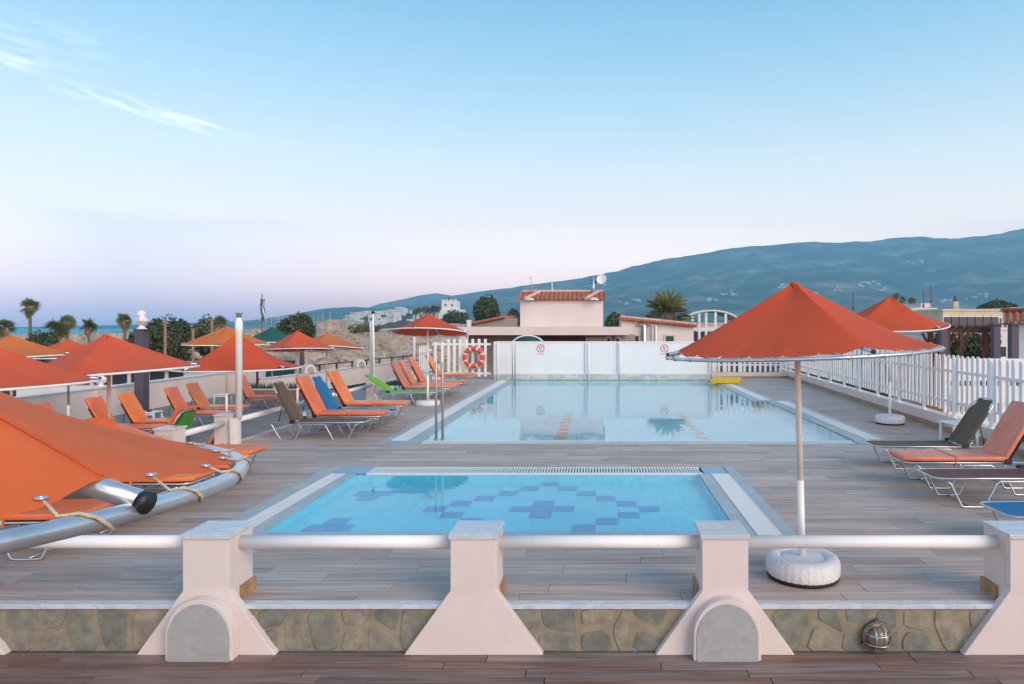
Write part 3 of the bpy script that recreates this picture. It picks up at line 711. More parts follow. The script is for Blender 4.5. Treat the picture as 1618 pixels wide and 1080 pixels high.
# ---------------------------------------------------------------- sun loungers
def rounded(x0, x1, y0, y1, z0, z1, bevel, nx, ny, wob, seed, taper=0):
    bm = bmesh.new(); bmesh.ops.create_cube(bm, size=1)
    for vv in bm.verts:
        vv.co = Vector((x0 if vv.co.x < 0 else x1, y0 if vv.co.y < 0 else y1, z0 if vv.co.z < 0 else z1))
        if taper and vv.co.x > (x0+x1)/2: vv.co.y *= 1
    bmesh.ops.bevel(bm, geom=list(bm.edges), offset=bevel, segments=3, profile=.6, affect='EDGES')
    for k in range(nx):
        xx = x0 + (x1-x0)*(k+1)/(nx+1); bmesh.ops.bisect_plane(bm, geom=list(bm.verts)+list(bm.edges)+list(bm.faces), plane_co=(xx,0,0), plane_no=(1,0,0))
    for k in range(ny):
        yy = y0 + (y1-y0)*(k+1)/(ny+1); bmesh.ops.bisect_plane(bm, geom=list(bm.verts)+list(bm.edges)+list(bm.faces), plane_co=(0,yy,0), plane_no=(0,1,0))
    for vv in bm.verts:
        if taper:
            f = max(0, (vv.co.x - (x1 - taper)) / taper); vv.co.y *= 1 - .22 * f * f
        n = noise.noise(Vector((vv.co.x*5, vv.co.y*6, seed))) + .5 * noise.noise(Vector((vv.co.x*13, vv.co.y*12, seed)))
        vv.co.z += n * wob * (1 if vv.co.z > (z0+z1)/2 else .2)
    me = bpy.data.meshes.new('cushion'); bm.to_mesh(me); bm.free()
    me.polygons.foreach_set('use_smooth', [True]*len(me.polygons)); return me
ZS = .32
def wave(s):
    pts = [(-.37, ZS - .02), (-.35, ZS - .04), (-.20, .022), (-.17, .012), (.02, .012), (.05, .022), (.17, ZS - .05), (.21, ZS - .03), (.53, ZS - .03), (.57, ZS - .05), (.70, .022), (.73, .012), (.93, .012), (.96, .022), (1.08, ZS - .05), (1.12, ZS - .03)]
    return MB().tube([(x, s * .27, z) for x, z in pts], .0115, 8).mesh('leg_frame', m_alu, True)
L_WAVE = [wave(-1), wave(1)]
L_RAIL = MB().tube([(-.38, -.255, ZS), (1.18, -.255, ZS), (1.235, -.2, ZS), (1.235, .2, ZS), (1.18, .255, ZS), (-.38, .255, ZS)], .012, 8).mesh('seat_frame', m_alu, True)
L_CROSS = MB().tube([(0, -.27, 0), (0, .27, 0)], .010, 8).mesh('cross_bar', m_alu, True)
L_BACKF = MB().tube([(0, -.25, 0), (-.66, -.25, 0), (-.74, -.19, 0), (-.76, -.12, 0), (-.76, .12, 0), (-.74, .19, 0), (-.66, .25, 0), (0, .25, 0)], .0115, 8).mesh('backrest_frame', m_alu, True)
def sling_seat(m):
    b = MB(); n = 10; vs = []
    for i in range(n+1):
        x = .0 + 1.2 * i / n; wv_ = .25 if x < 1.1 else .25 - (x-1.1)*.5
        for yy in (-1, -.5, 0, .5, 1): vs.append((x, yy * wv_, ZS + .004 - .012 * (1 - yy*yy)))
    b.add(vs, [(i*5+j, (i+1)*5+j, (i+1)*5+j+1, i*5+j+1) for i in range(n) for j in range(4)])
    k = len(vs); b.add([(x, y, z - .008) for x, y, z in vs], [(i*5+j+1, (i+1)*5+j+1, (i+1)*5+j, i*5+j) for i in range(n) for j in range(4)])
    b.add([(0,-.262,ZS-.015),(1.15,-.262,ZS-.015),(1.15,-.262,ZS+.014),(0,-.262,ZS+.014),(0,.262,ZS-.015),(1.15,.262,ZS-.015),(1.15,.262,ZS+.014),(0,.262,ZS+.014)], [(0,1,2,3),(7,6,5,4),(3,2,6,7)][:2])
    return b.mesh('seat_sling', m, True)
def sling_back(m):
    b = MB(); n = 8; vs = []
    for i in range(n+1):
        x = -.74 * i / n; wv_ = .262 if i < n - 1 else .16
        for yy in (-1, -.5, 0, .5, 1): vs.append((x, yy * wv_, .012 - .012 * (1 - yy*yy)))
    b.add(vs, [(i*5+j+1, (i+1)*5+j+1, (i+1)*5+j, i*5+j) for i in range(n) for j in range(4)])
    b.add([(x, y, z - .022) for x, y, z in vs], [(i*5+j, (i+1)*5+j, (i+1)*5+j+1, i*5+j+1) for i in range(n) for j in range(4)])
    e = len(vs); bb = len(b.v) - 2*e
    for i in range(n):
        for j in (0, 4):
            a, c = bb + i*5+j, bb + (i+1)*5+j; b.f.append((a, c, c+e, a+e) if j == 4 else (a+e, c+e, c, a)); b.m.append(0)
    return b.mesh('backrest_sling', m, True)
SL = {}
CU = {}
def lounger(hx, y, rz, z0, ang, sling, cushion, label, edge=None, group='sun loungers around the pool'):
    p = empty('sun_lounger', (hx, y, z0), rz, label, 'sun lounger', group)
    put('leg_frame', L_WAVE[0], p); put('leg_frame', L_WAVE[1], p); put('seat_frame', L_RAIL, p)
    for x, z in ((-.10, .012), (.83, .012), (.37, ZS - .03)): put('cross_bar', L_CROSS, p, (x, 0, z))
    key = sling.name
    if key not in SL: SL[key] = (sling_seat(sling), sling_back(sling))
    put('seat_sling', SL[key][0], p)
    br = (0, R(ang), 0); bl = (-.02, 0, ZS + .012)
    bf = put('backrest_frame', L_BACKF, p, bl, br); put('backrest_sling', SL[key][1], p, bl, br)
    ca, sa = math.cos(R(ang)), math.sin(R(ang))
    for s in (-1, 1):
        MB().tube([(-.02 - .36*ca, s*.235, ZS + .36*sa), (-.02 - .36*ca - .06, s*.235, ZS + .02)], .008, 6).build('support_strut', m_black, p, True)
        MB().box(-.05, .03, s*.265 - .012, s*.265 + .012, ZS - .02, ZS + .045).build('hinge', m_black, p)
    if cushion:
        k2 = cushion.name
        if k2 not in CU:
            a = rounded(.0, 1.26, -.265, .265, .006, .062, .02, 16, 6, .006, 3, .25); a.materials.append(cushion)
            c = rounded(-.78, .02, -.265, .265, .006, .062, .02, 10, 6, .006, 7); c.materials.append(cushion)
            CU[k2] = (a, c)
        cs = put('seat_cushion', CU[k2][0], p, (0, 0, ZS + .012)); cb = put('back_cushion', CU[k2][1], p, (-.01, 0, ZS + .026), br)
        MB().box(.62, .635, -.272, .272, ZS - .035, ZS + .082).build('strap', cushion, p)
        if edge:
            MB().box(.05, 1.22, -.262, .262, .0, .012).build('edge_piping', edge, cs)
            MB().box(-.72, -.0, -.262, .262, .0, .012).build('edge_piping', edge, cb)
    return p
# row by the pool's left side; feet towards the water
G1 = 'sun loungers around the pool'
lounger(-5.34, 12.15, R(2), 0, 63, m_olive, None, 'olive brown sling lounger without cushion beside the orange one')
lounger(-5.28, 12.95, R(1), 0, 62, m_sling, m_orange, 'matt orange cushioned lounger between the olive and the blue lounger')
lounger(-5.27, 13.62, R(-1), 0, 62, m_blue, None, 'blue sling lounger with a notched head end, between two orange ones')
lounger(-5.34, 14.6, R(1), 0, 61, m_sling, m_orange_b, 'glossy orange cushioned lounger just behind the blue sling one')
lounger(-5.33, 17.6, R(-3), 0, 33, m_lime, None, 'lime green sling lounger with a low backrest')
lounger(-5.23, 18.55, R(2), 0, 62, m_sling, m_coral, 'faded coral cushioned lounger right behind the lime green one')
lounger(-5.23, 19.35, R(2), 0, 60, m_sling, m_coral, 'faded coral cushioned lounger, second behind the lime green one', m_yellow)
lounger(-5.2, 20.2, R(0), 0, 62, m_sling, m_orange, 'orange cushioned lounger, third behind the lime green one')
lounger(-5.45, 23.2, R(0), 0, 60, m_sling, m_orange_b, 'bright orange cushioned lounger below the lifebuoy')
# the same row beneath the near parasol
lounger(-5.72, 6.05, R(3), 0, 50, m_sling, m_orange, 'orange cushioned lounger seen under the front rail, below the faded orange canopy')
lounger(-5.62, 6.8, R(0), 0, 50, m_olive, None, 'olive sling lounger below the laced rim, second from the front rail')
lounger(-5.6, 7.5, R(1), 0, 45, m_sling, m_orange_b, 'bright orange lounger below the laced rim, third from the front rail')
lounger(-5.55, 8.2, R(-2), 0, 40, m_blue, m_orange, 'blue framed lounger with orange cushion, fourth from the front rail')
lounger(-5.75, 9.05, R(0), 0, 20, m_sling, m_orange_b, 'orange lounger with a yellow edge, fifth from the front rail', m_yellow)
# lower terrace
SZl = 'sun loungers on the lower terrace'
lounger(-11.6, 14.6, 0, SZ, 60, m_sling, m_orange, 'orange lounger by the plaster wall, only its headrest showing', group=SZl)
lounger(-11.4, 15.9, R(2), SZ, 60, m_sling, m_orange, 'orange lounger beside the thin steel pole on the lower terrace', group=SZl)
lounger(-11.35, 16.9, 0, SZ, 60, m_sling, m_orange_b, 'bright orange lounger next to the mauve column', group=SZl)
lounger(-11.25, 18.5, R(1), SZ, 61, m_sling, m_orange, 'orange lounger next to the low white table', group=SZl)
lounger(-11.5, 19.9, 0, SZ, 60, m_sling, m_orange_b, 'orange lounger with yellow edging on the lower terrace', m_yellow, group=SZl)
lounger(-11.6, 22.75, 0, SZ, 62, m_sling, m_orange, 'orange lounger behind the white railing post', group=SZl)
lounger(-6.75, 10.7, R(180), SZ + .36, 66, m_green, m_orange, 'green backed lounger with orange cushion beside the railing pillar', group=SZl)
lounger(-7.1, 12.4, R(190), SZ, 62, m_maroon, m_coral, 'red cushioned lounger with a pale frame below the white side rail', group=SZl)
# right side; feet towards the water, heads at the fence
lounger(5.10, 9.75, R(178), 0, 57, m_olive, None, 'olive brown sling lounger in front of the picket fence')
lounger(5.02, 8.65, R(180), 0, 58, m_sling, m_coral, 'coral cushioned lounger between the olive and the maroon lounger')
lounger(4.95, 7.78, R(180), 0, 30, m_maroon, None, 'dark maroon sling lounger in front of the coral cushioned one')
lounger(4.85, 6.3, R(182), 0, 35, m_blue, None, 'blue sling lounger whose foot end shows behind the pillar')

# ---------------------------------------------------------------- white plastic tables
tt_ = MB().box(-.23, .23, -.23, .23, .40, .43); 
def table(x, y, z0, label, tray=False):
    p = empty('side_table', (x, y, z0), R(4), label, 'table', 'white plastic side tables')
    MB().box(-.23, .23, -.23, .23, .405, .43).build('table_top', m_plastic, p, bevel=.01)
    for sx in (-1, 1):
        for sy in (-1, 1): MB().tube([(sx*.2, sy*.2, 0), (sx*.185, sy*.185, .41)], [.018, .026], 8).build('leg', m_plastic, p, True)
    for s in (-1, 1): MB().box(-.19, .19, s*.2 - .008, s*.2 + .008, .35, .405).build('apron', m_plastic, p)
table(5.9, 11.2, 0, 'white plastic side table beside the picket fence kerb')
table(-11.95, 18.2, SZ, 'white plastic side table with a dark ashtray by the mauve column')
tag(MB().lathe([(.05, 0), (.06, .01), (.065, .035), (.05, .03), (.045, .012)], 16, (-11.95, 18.15, SZ + .431)).build('ashtray', m_black, None, True), 'small dark ashtray on the white table', 'ashtray')
table(-12.6, 22.9, SZ, 'white plastic side table in front of the plaster wall beyond the white post')

# ---------------------------------------------------------------- left side railing on the terrace edge
RX = -6.12
SIDE = [9.75, 11.25, 14.9, 18.5, 22.3, 25.8]
labs = ['square pink railing pillar beside the green backed lounger', 'square pink railing pillar carrying a tall white post', 'square pink railing pillar hidden behind the orange loungers', 'square pink railing pillar behind the lime green lounger', 'square pink railing pillar behind the coral loungers', 'square pink railing pillar at the white picket gate']
for yy, lab in zip(SIDE, labs):
    p = empty('railing_pillar', (RX, yy, 0), 0, lab, 'pillar', 'square pillars of the side railing')
    MB().box(-.14, .14, -.14, .14, -.002, .53).build('shaft', m_stucco, p, bevel=.006)
    MB().box(-.155, .155, -.155, .155, .531, .562).build('cap', m_marble, p, bevel=.004)
    if yy == 11.25:
        fl = MB()
        n = 40
        vs = []
        for z in (0, .27, .28, .50):
            for j in range(n + 1):
                a = R(-90 + 180 * j / n); rr = .135 - (.006 if (z < .275 and j % 5 == 0) else 0)
                vs.append((.14 + rr * .75 * math.cos(a), -.06 + rr * math.sin(a), z))
        fl.add(vs, [(i*(n+1)+j, i*(n+1)+j+1, (i+1)*(n+1)+j+1, (i+1)*(n+1)+j) for i in range(3) for j in range(n)] + [tuple(3*(n+1)+j for j in range(n+1))])
        fl.build('fluted_buttress', m_stucco, p)
for a, c in zip(SIDE, SIDE[1:]):
    o = MB().tube([(RX, a + .13, RZ), (RX, c - .13, RZ)], .047, 16).build('pipe_rail', m_whitepipe, None, True)
    tag(o, 'white pipe rail of the side railing behind the %s' % {9.75: 'green backed lounger', 11.25: 'olive and blue loungers', 14.9: 'glossy orange lounger', 18.5: 'coral loungers', 22.3: 'bright orange lounger below the lifebuoy'}[a], 'railing', 'white pipe rails of the side railing')
o = MB().tube([(RX, 5.0, RZ), (RX, 9.62, RZ)], .047, 16).build('pipe_rail', m_whitepipe, None, True); tag(o, 'white pipe rail ending at the square pillar beside the green backed lounger', 'railing', 'white pipe rails of the side railing')
def lamp_post(x, y, z0, z1, r, label):
    p = empty('lamp_post', (x, y, z0), 0, label, 'post', 'white posts along the side railing')
    h = z1 - z0
    MB().lathe([(r, 0), (r, h - .28), (r * 1.15, h - .27), (r * 1.15, h - .12), (r * .8, h - .10), (r * .75, h - .05)], 16).build('pole', m_whitepipe, p, True)
    MB().lathe([(r * .7, h - .051), (r * .78, h - .02), (r * .4, h), (r * .2, h + .03)], 12).build('fitting', m_lampmetal, p, True)
    MB().tube([(-.03, 0, h - .02), (-.05, 0, h + .03)], .012, 6).build('bracket', m_lampmetal, p); MB().tube([(.03, 0, h - .02), (.05, 0, h + .03)], .012, 6).build('bracket', m_lampmetal, p)
lamp_post(gx(376.5, 11.15), 11.17, .5, 2.19, .052, 'tall white post on the fluted railing pillar')
lamp_post(gx(587, 18.5), 18.5, .562, 2.2, .05, 'tall white post behind the lime green lounger')
lamp_post(gx(654, 22.3), 22.3, .562, 2.05, .05, 'white post behind the parasol with its underside showing')
p = empty('bare_pole', (gx(598.5, 18.76), 18.4, 0), 0, 'slender bare parasol pole with a small fitting on top, beside the lime green lounger', 'pole')
MB().tube([(0, 0, 0), (-.04, 0, 2.35)], .026, 10).build('pole', m_whitepipe, p, True)
MB().lathe([(.03, 0), (.05, .02), (.05, .05), (.02, .07), (.015, .1)], 10, (-.04, 0, 2.33)).build('fitting', m_black, p, True)
MB().lathe([(.2, 0), (.2, .05), (.03, .06)], 20).build('base_plate', m_tyre, p, True)

# ---------------------------------------------------------------- lower terrace parapet, column, statues, planter
WX = -14.7
pw = empty('parapet_wall', (0, 0, 0), 0, 'long pink plaster parapet wall with a pale coping along the lower terrace', 'wall')
MB().box(WX - .2, WX, 3, 19.9, SZ, .16).build('wall_section', m_stucco2, pw)
MB().box(WX - .12, WX + .09, 19.9, 27.4, SZ, .16).build('wall_section', m_stucco2, pw)
MB().box(WX + .09, WX + 1.3, 27.2, 27.4, SZ, .155).build('wall_section', m_stucco2, pw)
MB().box(WX - .24, WX + .04, 3, 19.86, .161, .20).build('coping', m_marble, pw); MB().box(WX - .16, WX + .13, 19.87, 27.45, .161, .202).build('coping', m_marble, pw)
a, c = Vector((-12.3, 25.0, 0)), Vector((-10.5, 38.0, 0)); dv = (c - a).normalized(); L = (c - a).length; rz = math.atan2(dv.y, dv.x)
lw = empty('boundary_wall', a, rz, 'low pink boundary wall with pale coping below the fortress', 'wall')
MB().box(0, L, -.1, .1, SZ, .07).build('wall_section', m_stucco2, lw); MB().box(-.03, L, -.14, .14, .071, .10).build('coping', m_marble, lw)
for s_, lab in ((3.0, 'round-topped pink pillar on the boundary wall behind the blue lounger'), (7.3, 'round-topped pink pillar on the boundary wall behind the lime green lounger')):
    q = a + dv * s_
    p = empty('arched_pillar', (q.x, q.y, .10), R(48), lab, 'pillar', 'round-topped pillars of the boundary wall')
    MB().prism(arch_poly(.23, .34), -.2, .2).build('arch', m_stucco, p, bevel=.01); MB().prism(arch_poly(.14, .25), -.212, -.2005).build('disc', m_shade, p)
br_ = empty('road_railing', a + Vector((-.35, .3, 0)), rz - .008, 'thin black metal railing beyond the boundary wall', 'railing')
MB().tube([(0, 0, .33), (16, 0, .33)], .03, 8).build('top_rail', m_blackmetal, br_)
MB().tube([(0, 0, .02), (16, 0, .02)], .02, 8).build('lower_rail', m_blackmetal, br_)
for i in range(12): MB().box(i*1.4 - .03, i*1.4 + .03, -.03, .03, -.9, .34).build('rail_post', m_blackmetal, br_)
# planter
pl = empty('planter', (-11.75, 24.6, SZ), 0, 'low red-brown planter with ragged green plants at the end of the lower terrace', 'planter')
m_brick = tile_mat('red_brown_brick', (.30,.14,.10), (.34,.27,.24), .22, .07, .9, 'XZ', .2)
MB().box(-.9, 1.3, -.25, .25, 0, .42).build('box', m_brick, pl); MB().box(-.93, 1.33, -.28, .28, .421, .46).build('rim', m_stucco2, pl)
m_leaf = mat('planter_leaves', (.075,.11,.05), .7, .4, 9, transl=.2)
b = MB()
for i in range(420):
    q = Vector((random.uniform(-.85, 1.25), random.uniform(-.2, .2), .46)); h = random.uniform(.08, .28); d_ = Vector((random.uniform(-.12,.12), random.uniform(-.12,.12), h)); s_ = Vector((random.uniform(-1,1), random.uniform(-1,1), 0)).normalized() * .014
    b.add([q - s_, q + s_, q + d_], [(0, 1, 2)])
b.build('foliage', m_leaf, pl)
# mauve column and busts
cx_ = gx(224, 20.4)
p = empty('mauve_column', (cx_, 20.4, SZ), 0, 'dark mauve square column topped by a white bust', 'column')
MB().box(-.135, .135, -.135, .135, 0, 2.58).build('shaft', m_purple, p); MB().box(-.16, .2, -.16, .16, 2.581, 2.61).build('cap', m_purple, p)
m_statue = mat('white_statue', (.78,.74,.73), .6, .05, 6, stain=(9, (.6,.55,.53), .3))
def bust(loc, s, label, rz=0):
    p = empty('bust', loc, rz, label, 'statue', 'white busts')
    MB().lathe([(.15*s, 0), (.16*s, .02*s), (.10*s, .05*s), (.07*s, .10*s), (.08*s, .13*s)], 16).build('pedestal', m_statue, p, True)
    bm = bmesh.new(); bmesh.ops.create_uvsphere(bm, u_segments=24, v_segments=24, radius=1)
    for vv in bm.verts:
        z = (vv.co.z + 1) / 2
        prof = [(0,.42),(.12,.72),(.30,1.0),(.40,.95),(.48,.62),(.53,.38),(.57,.36),(.64,.47),(.76,.52),(.88,.45),(.96,.25),(1,.0)]
        rad = interp(prof, z); a_ = math.atan2(vv.co.y, vv.co.x)
        dep = .62 if z < .45 else 1.0
        nx_, ny_ = math.cos(a_) * rad * (1.18 if z < .45 else .92) + (.10 * math.sin(z * 4.2) - .05), math.sin(a_) * rad * dep * (1 + .12 * math.sin(a_ * 7 + z * 9) * (z < .48))
        if z > .55 and ny_ < -.2 and abs(nx_) < .12 and .64 < z < .76: ny_ -= .07     # nose
        if z > .72: ny_ += .03; nx_ *= 1.05
        vv.co = Vector((nx_ * .24*s, ny_ * .24*s, .12*s + z * .50*s))
    me = bpy.data.meshes.new('figure'); bm.to_mesh(me); bm.free(); me.materials.append(m_statue); me.polygons.foreach_set('use_smooth', [True]*len(me.polygons))
    put('figure', me, p)
bust((cx_, 20.4, SZ + 2.611), .92, 'white bust standing on top of the mauve column', R(-30))
bust((WX - .1, 20.3, .203), .78, 'white bust standing on the plaster parapet wall', R(40))

# ---------------------------------------------------------------- steel handrails of the large pool
def handrail(x, y, z0, gap, h, label):
    p = empty('pool_handrail', (x, y, z0), 0, label, 'handrail', 'steel pool handrails')
    for s in (-1, 1):
        MB().tube([(s*gap/2, 0, -.25), (s*gap/2, 0, h - .01), (s*gap/2, .0, h)], [.022, .022, .016], 12).build('rail', m_steel, p, True)
        MB().lathe([(.05, .0), (.05, .012), (.024, .016)], 12, (s*gap/2, 0, .02)).build('flange', m_steel, p, True)
    for z in (-.08, -.2): MB().box(-gap/2, gap/2, -.03, .03, z - .012, z + .012).build('tread', m_steel, p)
handrail(gx(693, 12.0), 12.06, -.02, .115, 1.38, 'double steel pool handrail at the pool end facing the paddling pool')
handrail(gx(812, 25.1), 25.05, -.02, .10, 1.36, 'double steel pool handrail against the white panel wall')

# ---------------------------------------------------------------- white panel wall at the end of the large pool
PY = 25.62
pwall = empty('panel_wall', (0, PY, 0), 0, 'white panelled screen wall on a marble base behind the large pool', 'wall')
MB().box(-3.92, 4.28, -.06, .2, -.5, .20).build('marble_base', marble_mat('pale_marble', (.60,.62,.60), (.42,.46,.47), .35, 1.6), pwall)
xs = [gx(p_, PY) for p_ in (782, 926.5, 977.5, 1122)]
for i, (a_, c_) in enumerate(zip(xs, xs[1:])):
    b = MB().box(a_ + .06, c_ - .06, .03, .06, .26, 1.38)
    if i == 1:
        b = MB()
        for q in range(8): b.box(a_ + .06 + q*(c_-a_-.12)/8, a_ + .06 + (q+1)*(c_-a_-.12)/8 - .004, .02 + (q % 2)*.004, .05, .26, 1.38)
    b.build('panel', m_panel, pwall)
for x_ in xs: MB().box(x_ - .05, x_ + .05, -.02, .09, .20, 1.42).build('post', m_white, pwall, bevel=.006)
for a_, c_ in zip(xs, xs[1:]):
    MB().box(a_ + .05, c_ - .05, .0, .08, 1.38, 1.43).build('top_rail', m_white, pwall); MB().box(a_ + .05, c_ - .05, -.005, .08, .203, .262).build('bottom_rail', m_white, pwall)
for px_ in (786, 929, 979, 1124): MB().tube([(gx(px_, PY) + .03, -.10, -.2), (gx(px_, PY) + .03, -.10, 1.40)], .025, 10).build('tube', m_whitepipe, pwall, True)
m_signred = mat('sign_red', (.62,.03,.07), .5); m_signink = mat('sign_ink', (.03,.04,.08), .5)
def sign(px_, lab):
    p = empty('no_diving_sign', (gx(px_, PY), PY + .027, gz(551, PY)), 0, lab, 'sign', 'no diving signs on the white wall')
    MB().box(-.19, .19, -.004, .0, -.25, .20).build('board', m_plastic, p)
    rg = MB(); n = 40; vs = []
    for rr in (.118, .152):
        for j in range(n): vs.append((rr*math.cos(2*math.pi*j/n), -.006, rr*math.sin(2*math.pi*j/n) + .02))
    rg.add(vs, [(j, (j+1) % n, n+(j+1) % n, n+j) for j in range(n)]); rg.build('ring', m_signred, p)
    fg = MB(); fg.tube([(-.05, -.006, .10), (-.01, -.006, .02), (.055, -.006, .10)], .012, 4); fg.tube([(-.01, -.006, .02), (-.03, -.006, -.03), (.035, -.006, -.035)], .014, 4)
    fg.lathe([(.0, -.02), (.02, 0), (.0, .02)], 8, (-.035, -.008, .055)); fg.build('diver_mark', m_signink, p)
    b = MB()
    for i in range(9): b.box(-.15 + i*.034, -.15 + i*.034 + .024, -.0065, -.0045, -.205, -.178)
    b.build('caption', m_signred, p)
sign(854, 'square red-ringed no diving sign on the wide panel by the steel handrail'); sign(1050, 'square red-ringed no diving sign beside the parasol rim')

# ---------------------------------------------------------------- picket gate with lifebuoy
gt = empty('picket_gate', (0, 25.75, 0), 0, 'white picket gate carrying the orange lifebuoy', 'fence')
pk_px = (688, 699, 709, 718, 727, 737, 747, 757, 767)
for i, px_ in enumerate(pk_px):
    x_ = gx(px_, 25.75); MB().box(x_ - .05, x_ + .05, -.012, .012, .10, 1.52 - (.0 if i > 1 else .12)).build('picket', m_white, gt)
for z in (.22, .95 + .37): MB().box(gx(683, 25.75), gx(776, 25.75), .013, .05, z - .04, z + .04).build('crossbar', m_white, gt)
g2 = empty('picket_return', (gx(681, 25.75), 25.75, 0), 0, 'short run of white pickets turning back from the lifebuoy gate', 'fence')
for i in range(6): MB().box(-.012, .012, -.35 - i*.26 - .05, -.35 - i*.26 + .05, .10, 1.30).build('picket', m_white, g2)
for z in (.22, 1.1): MB().box(.013, .05, -1.8, -.1, z - .035, z + .035).build('crossbar', m_white, g2)
lb = empty('lifebuoy', (gx(746, 25.3), 25.62, gz(565, 25.3)), 0, 'orange-red lifebuoy with white bands hung on the picket gate', 'lifebuoy')
m_buoy = mat('lifebuoy_orange', (.66,.07,.03), .45, .1, 5)
MB().tube([(.33*math.cos(R(a_)), 0, .33*math.sin(R(a_))) for a_ in range(0, 360, 6)], .085, 12, closed=True).build('ring', m_buoy, lb, True)
for q in range(8):
    a0 = 22 + 45*q
    MB().tube([(.33*math.cos(R(a_)), 0, .33*math.sin(R(a_))) for a_ in (a0 - 4, a0, a0 + 4)], .0885, 12).build('band', m_white, lb, True)
MB().tube([((.425 + .02*math.cos(R(a_*8)))*math.cos(R(a_)), -.03, (.425 + .02*math.cos(R(a_*8)))*math.sin(R(a_))) for a_ in range(0, 360, 5)], .011, 6, closed=True).build('rope', m_rope, lb, True)
MB().tube([(-.2, -.05, -.12), (-.12, -.05, .2), (.02, -.05, -.22), (.12, -.05, .22), (.16, -.05, -.1)], .009, 6).build('line', m_rope, lb, True)

# ---------------------------------------------------------------- right side: kerb and picket fence
FA, FB = Vector((7.36, 28.0, 0)), Vector((6.42, 9.0, 0)); fv = (FB - FA).normalized(); FL = (FB - FA).length; frz = math.atan2(fv.y, fv.x)
kb = empty('fence_kerb', FA, frz, 'low pink kerb with a tan tile skirting below the picket fence', 'kerb')
n = 15
for i in range(n):
    MB().box(i*FL/n + .004, (i+1)*FL/n - .004, -.02 + .02, .24, -.01, .28).build('kerb_block', m_stucco2, kb, bevel=.006)
    MB().box(i*FL/n + .003, (i+1)*FL/n - .003, -.018, -.001, .0, .10).build('skirting_tile', mat_skirt, kb)
pf = empty('picket_fence', FA + Vector((.12, 0, .28)), frz, 'long white picket fence along the right side of the pool', 'fence')
def picket_mesh(h, w_, t_):
    k = 8; pts = [(-w_/2, 0), (w_/2, 0)] + [(w_/2*math.cos(math.pi*i/k), h - w_/2 + w_/2*math.sin(math.pi*i/k)) for i in range(k+1)]
    return MB().prism(pts, -t_/2, t_/2)
pm = picket_mesh(1.08, .095, .022).mesh('picket', m_white)
s_ = .15
while s_ < FL - .05:
    put('picket', pm, pf, (s_, .03, .09 + random.uniform(-.008, .008)), (R(random.uniform(-.8, .8)), R(random.uniform(-.6, .6)), 0)); s_ += .19
for z in (.27, .86): MB().box(0, FL, -.012, .018, z - .025, z + .025).build('crossbar', m_white, pf)
bolt = MB().lathe([(.012, 0), (.012, .008), (.004, .01)], 8); bolt.v = [tuple(Matrix.Rotation(R(90), 4, 'X') @ Vector(q)) for q in bolt.v]; bolt = bolt.mesh('bolt', m_galv)
for i in range(14):
    x_ = .6 + i * 1.33
    MB().lathe([(.06, 0), (.06, .012), (.045, .02), (.034, .06), (.032, 1.12), (.02, 1.14)], 14, (x_, -.07, 0)).build('post', m_whitepipe, pf, True)
    if i % 2 == 0: continue
    MB().tube([(x_ - .25, -.09, .0), (x_ - .03, -.075, .72)], .016, 8).build('brace', m_whitepipe, pf, True)
bf2 = empty('back_picket_fence', (4.35, 26.4, 0), 0, 'white picket fence closing the deck beyond the yellow float', 'fence')
MB().box(0, 3.0, -.05, .1, 0, .22).build('kerb', m_stucco2, bf2); MB().box(0, 3.0, -.066, -.051, .0, .07).build('skirting_tile', mat_skirt, bf2)
for i in range(15): put('picket', pm, bf2, (.1 + i*.2, .03, .24))
for z in (.5, 1.05): MB().box(0, 3.0, .043, .07, z - .03, z + .03).build('crossbar', m_white, bf2)
p = empty('yellow_float', (4.55, 24.35, .0), R(-14), 'yellow foam float lying at the far pool corner', 'float')
me = rounded(-.5, .5, -.75, .75, .012, .15, .02, 8, 6, .012, 4); me.materials.append(m_yellowmat); put('slab', me, p)
MB().tube([(-.5, -.43, .05), (-.75, -.7, .02), (-.55, -.95, .012), (-.3, -1.0, .012)], .012, 6).build('cord', m_rope, p, True)
# white board barrier and neighbour's terrace things seen through the pickets
wb = empty('board_barrier', (8.1, 16.0, -1), 0, 'white horizontal board barrier behind the picket fence', 'fence')
for z0_, z1_ in ((1.72, 2.24), (1.20, 1.60), (.65, 1.0)): MB().box(0, 4.2, -.02, .02, z0_, z1_).build('board', m_white, wb)
for i in range(4): MB().box(i*1.36, i*1.36 + .09, .021, .09, 0, 2.28).build('post', m_white, wb)
bn = empty('wooden_bench', (9.3, 17.6, -1), 0, 'tan wooden bench glimpsed through the picket fence', 'bench')
m_tan = mat('tan_wood', (.36,.20,.08), .6, .2, 5)
MB().box(-1.2, 1.2, -.25, .25, .42, .47).build('seat', m_tan, bn); MB().box(-1.2, 1.2, .22, .27, .47, .95).build('backrest', m_tan, bn)
for x_ in (-1.1, 1.02): MB().box(x_, x_ + .08, -.22, .22, 0, .42).build('leg', m_tan, bn)

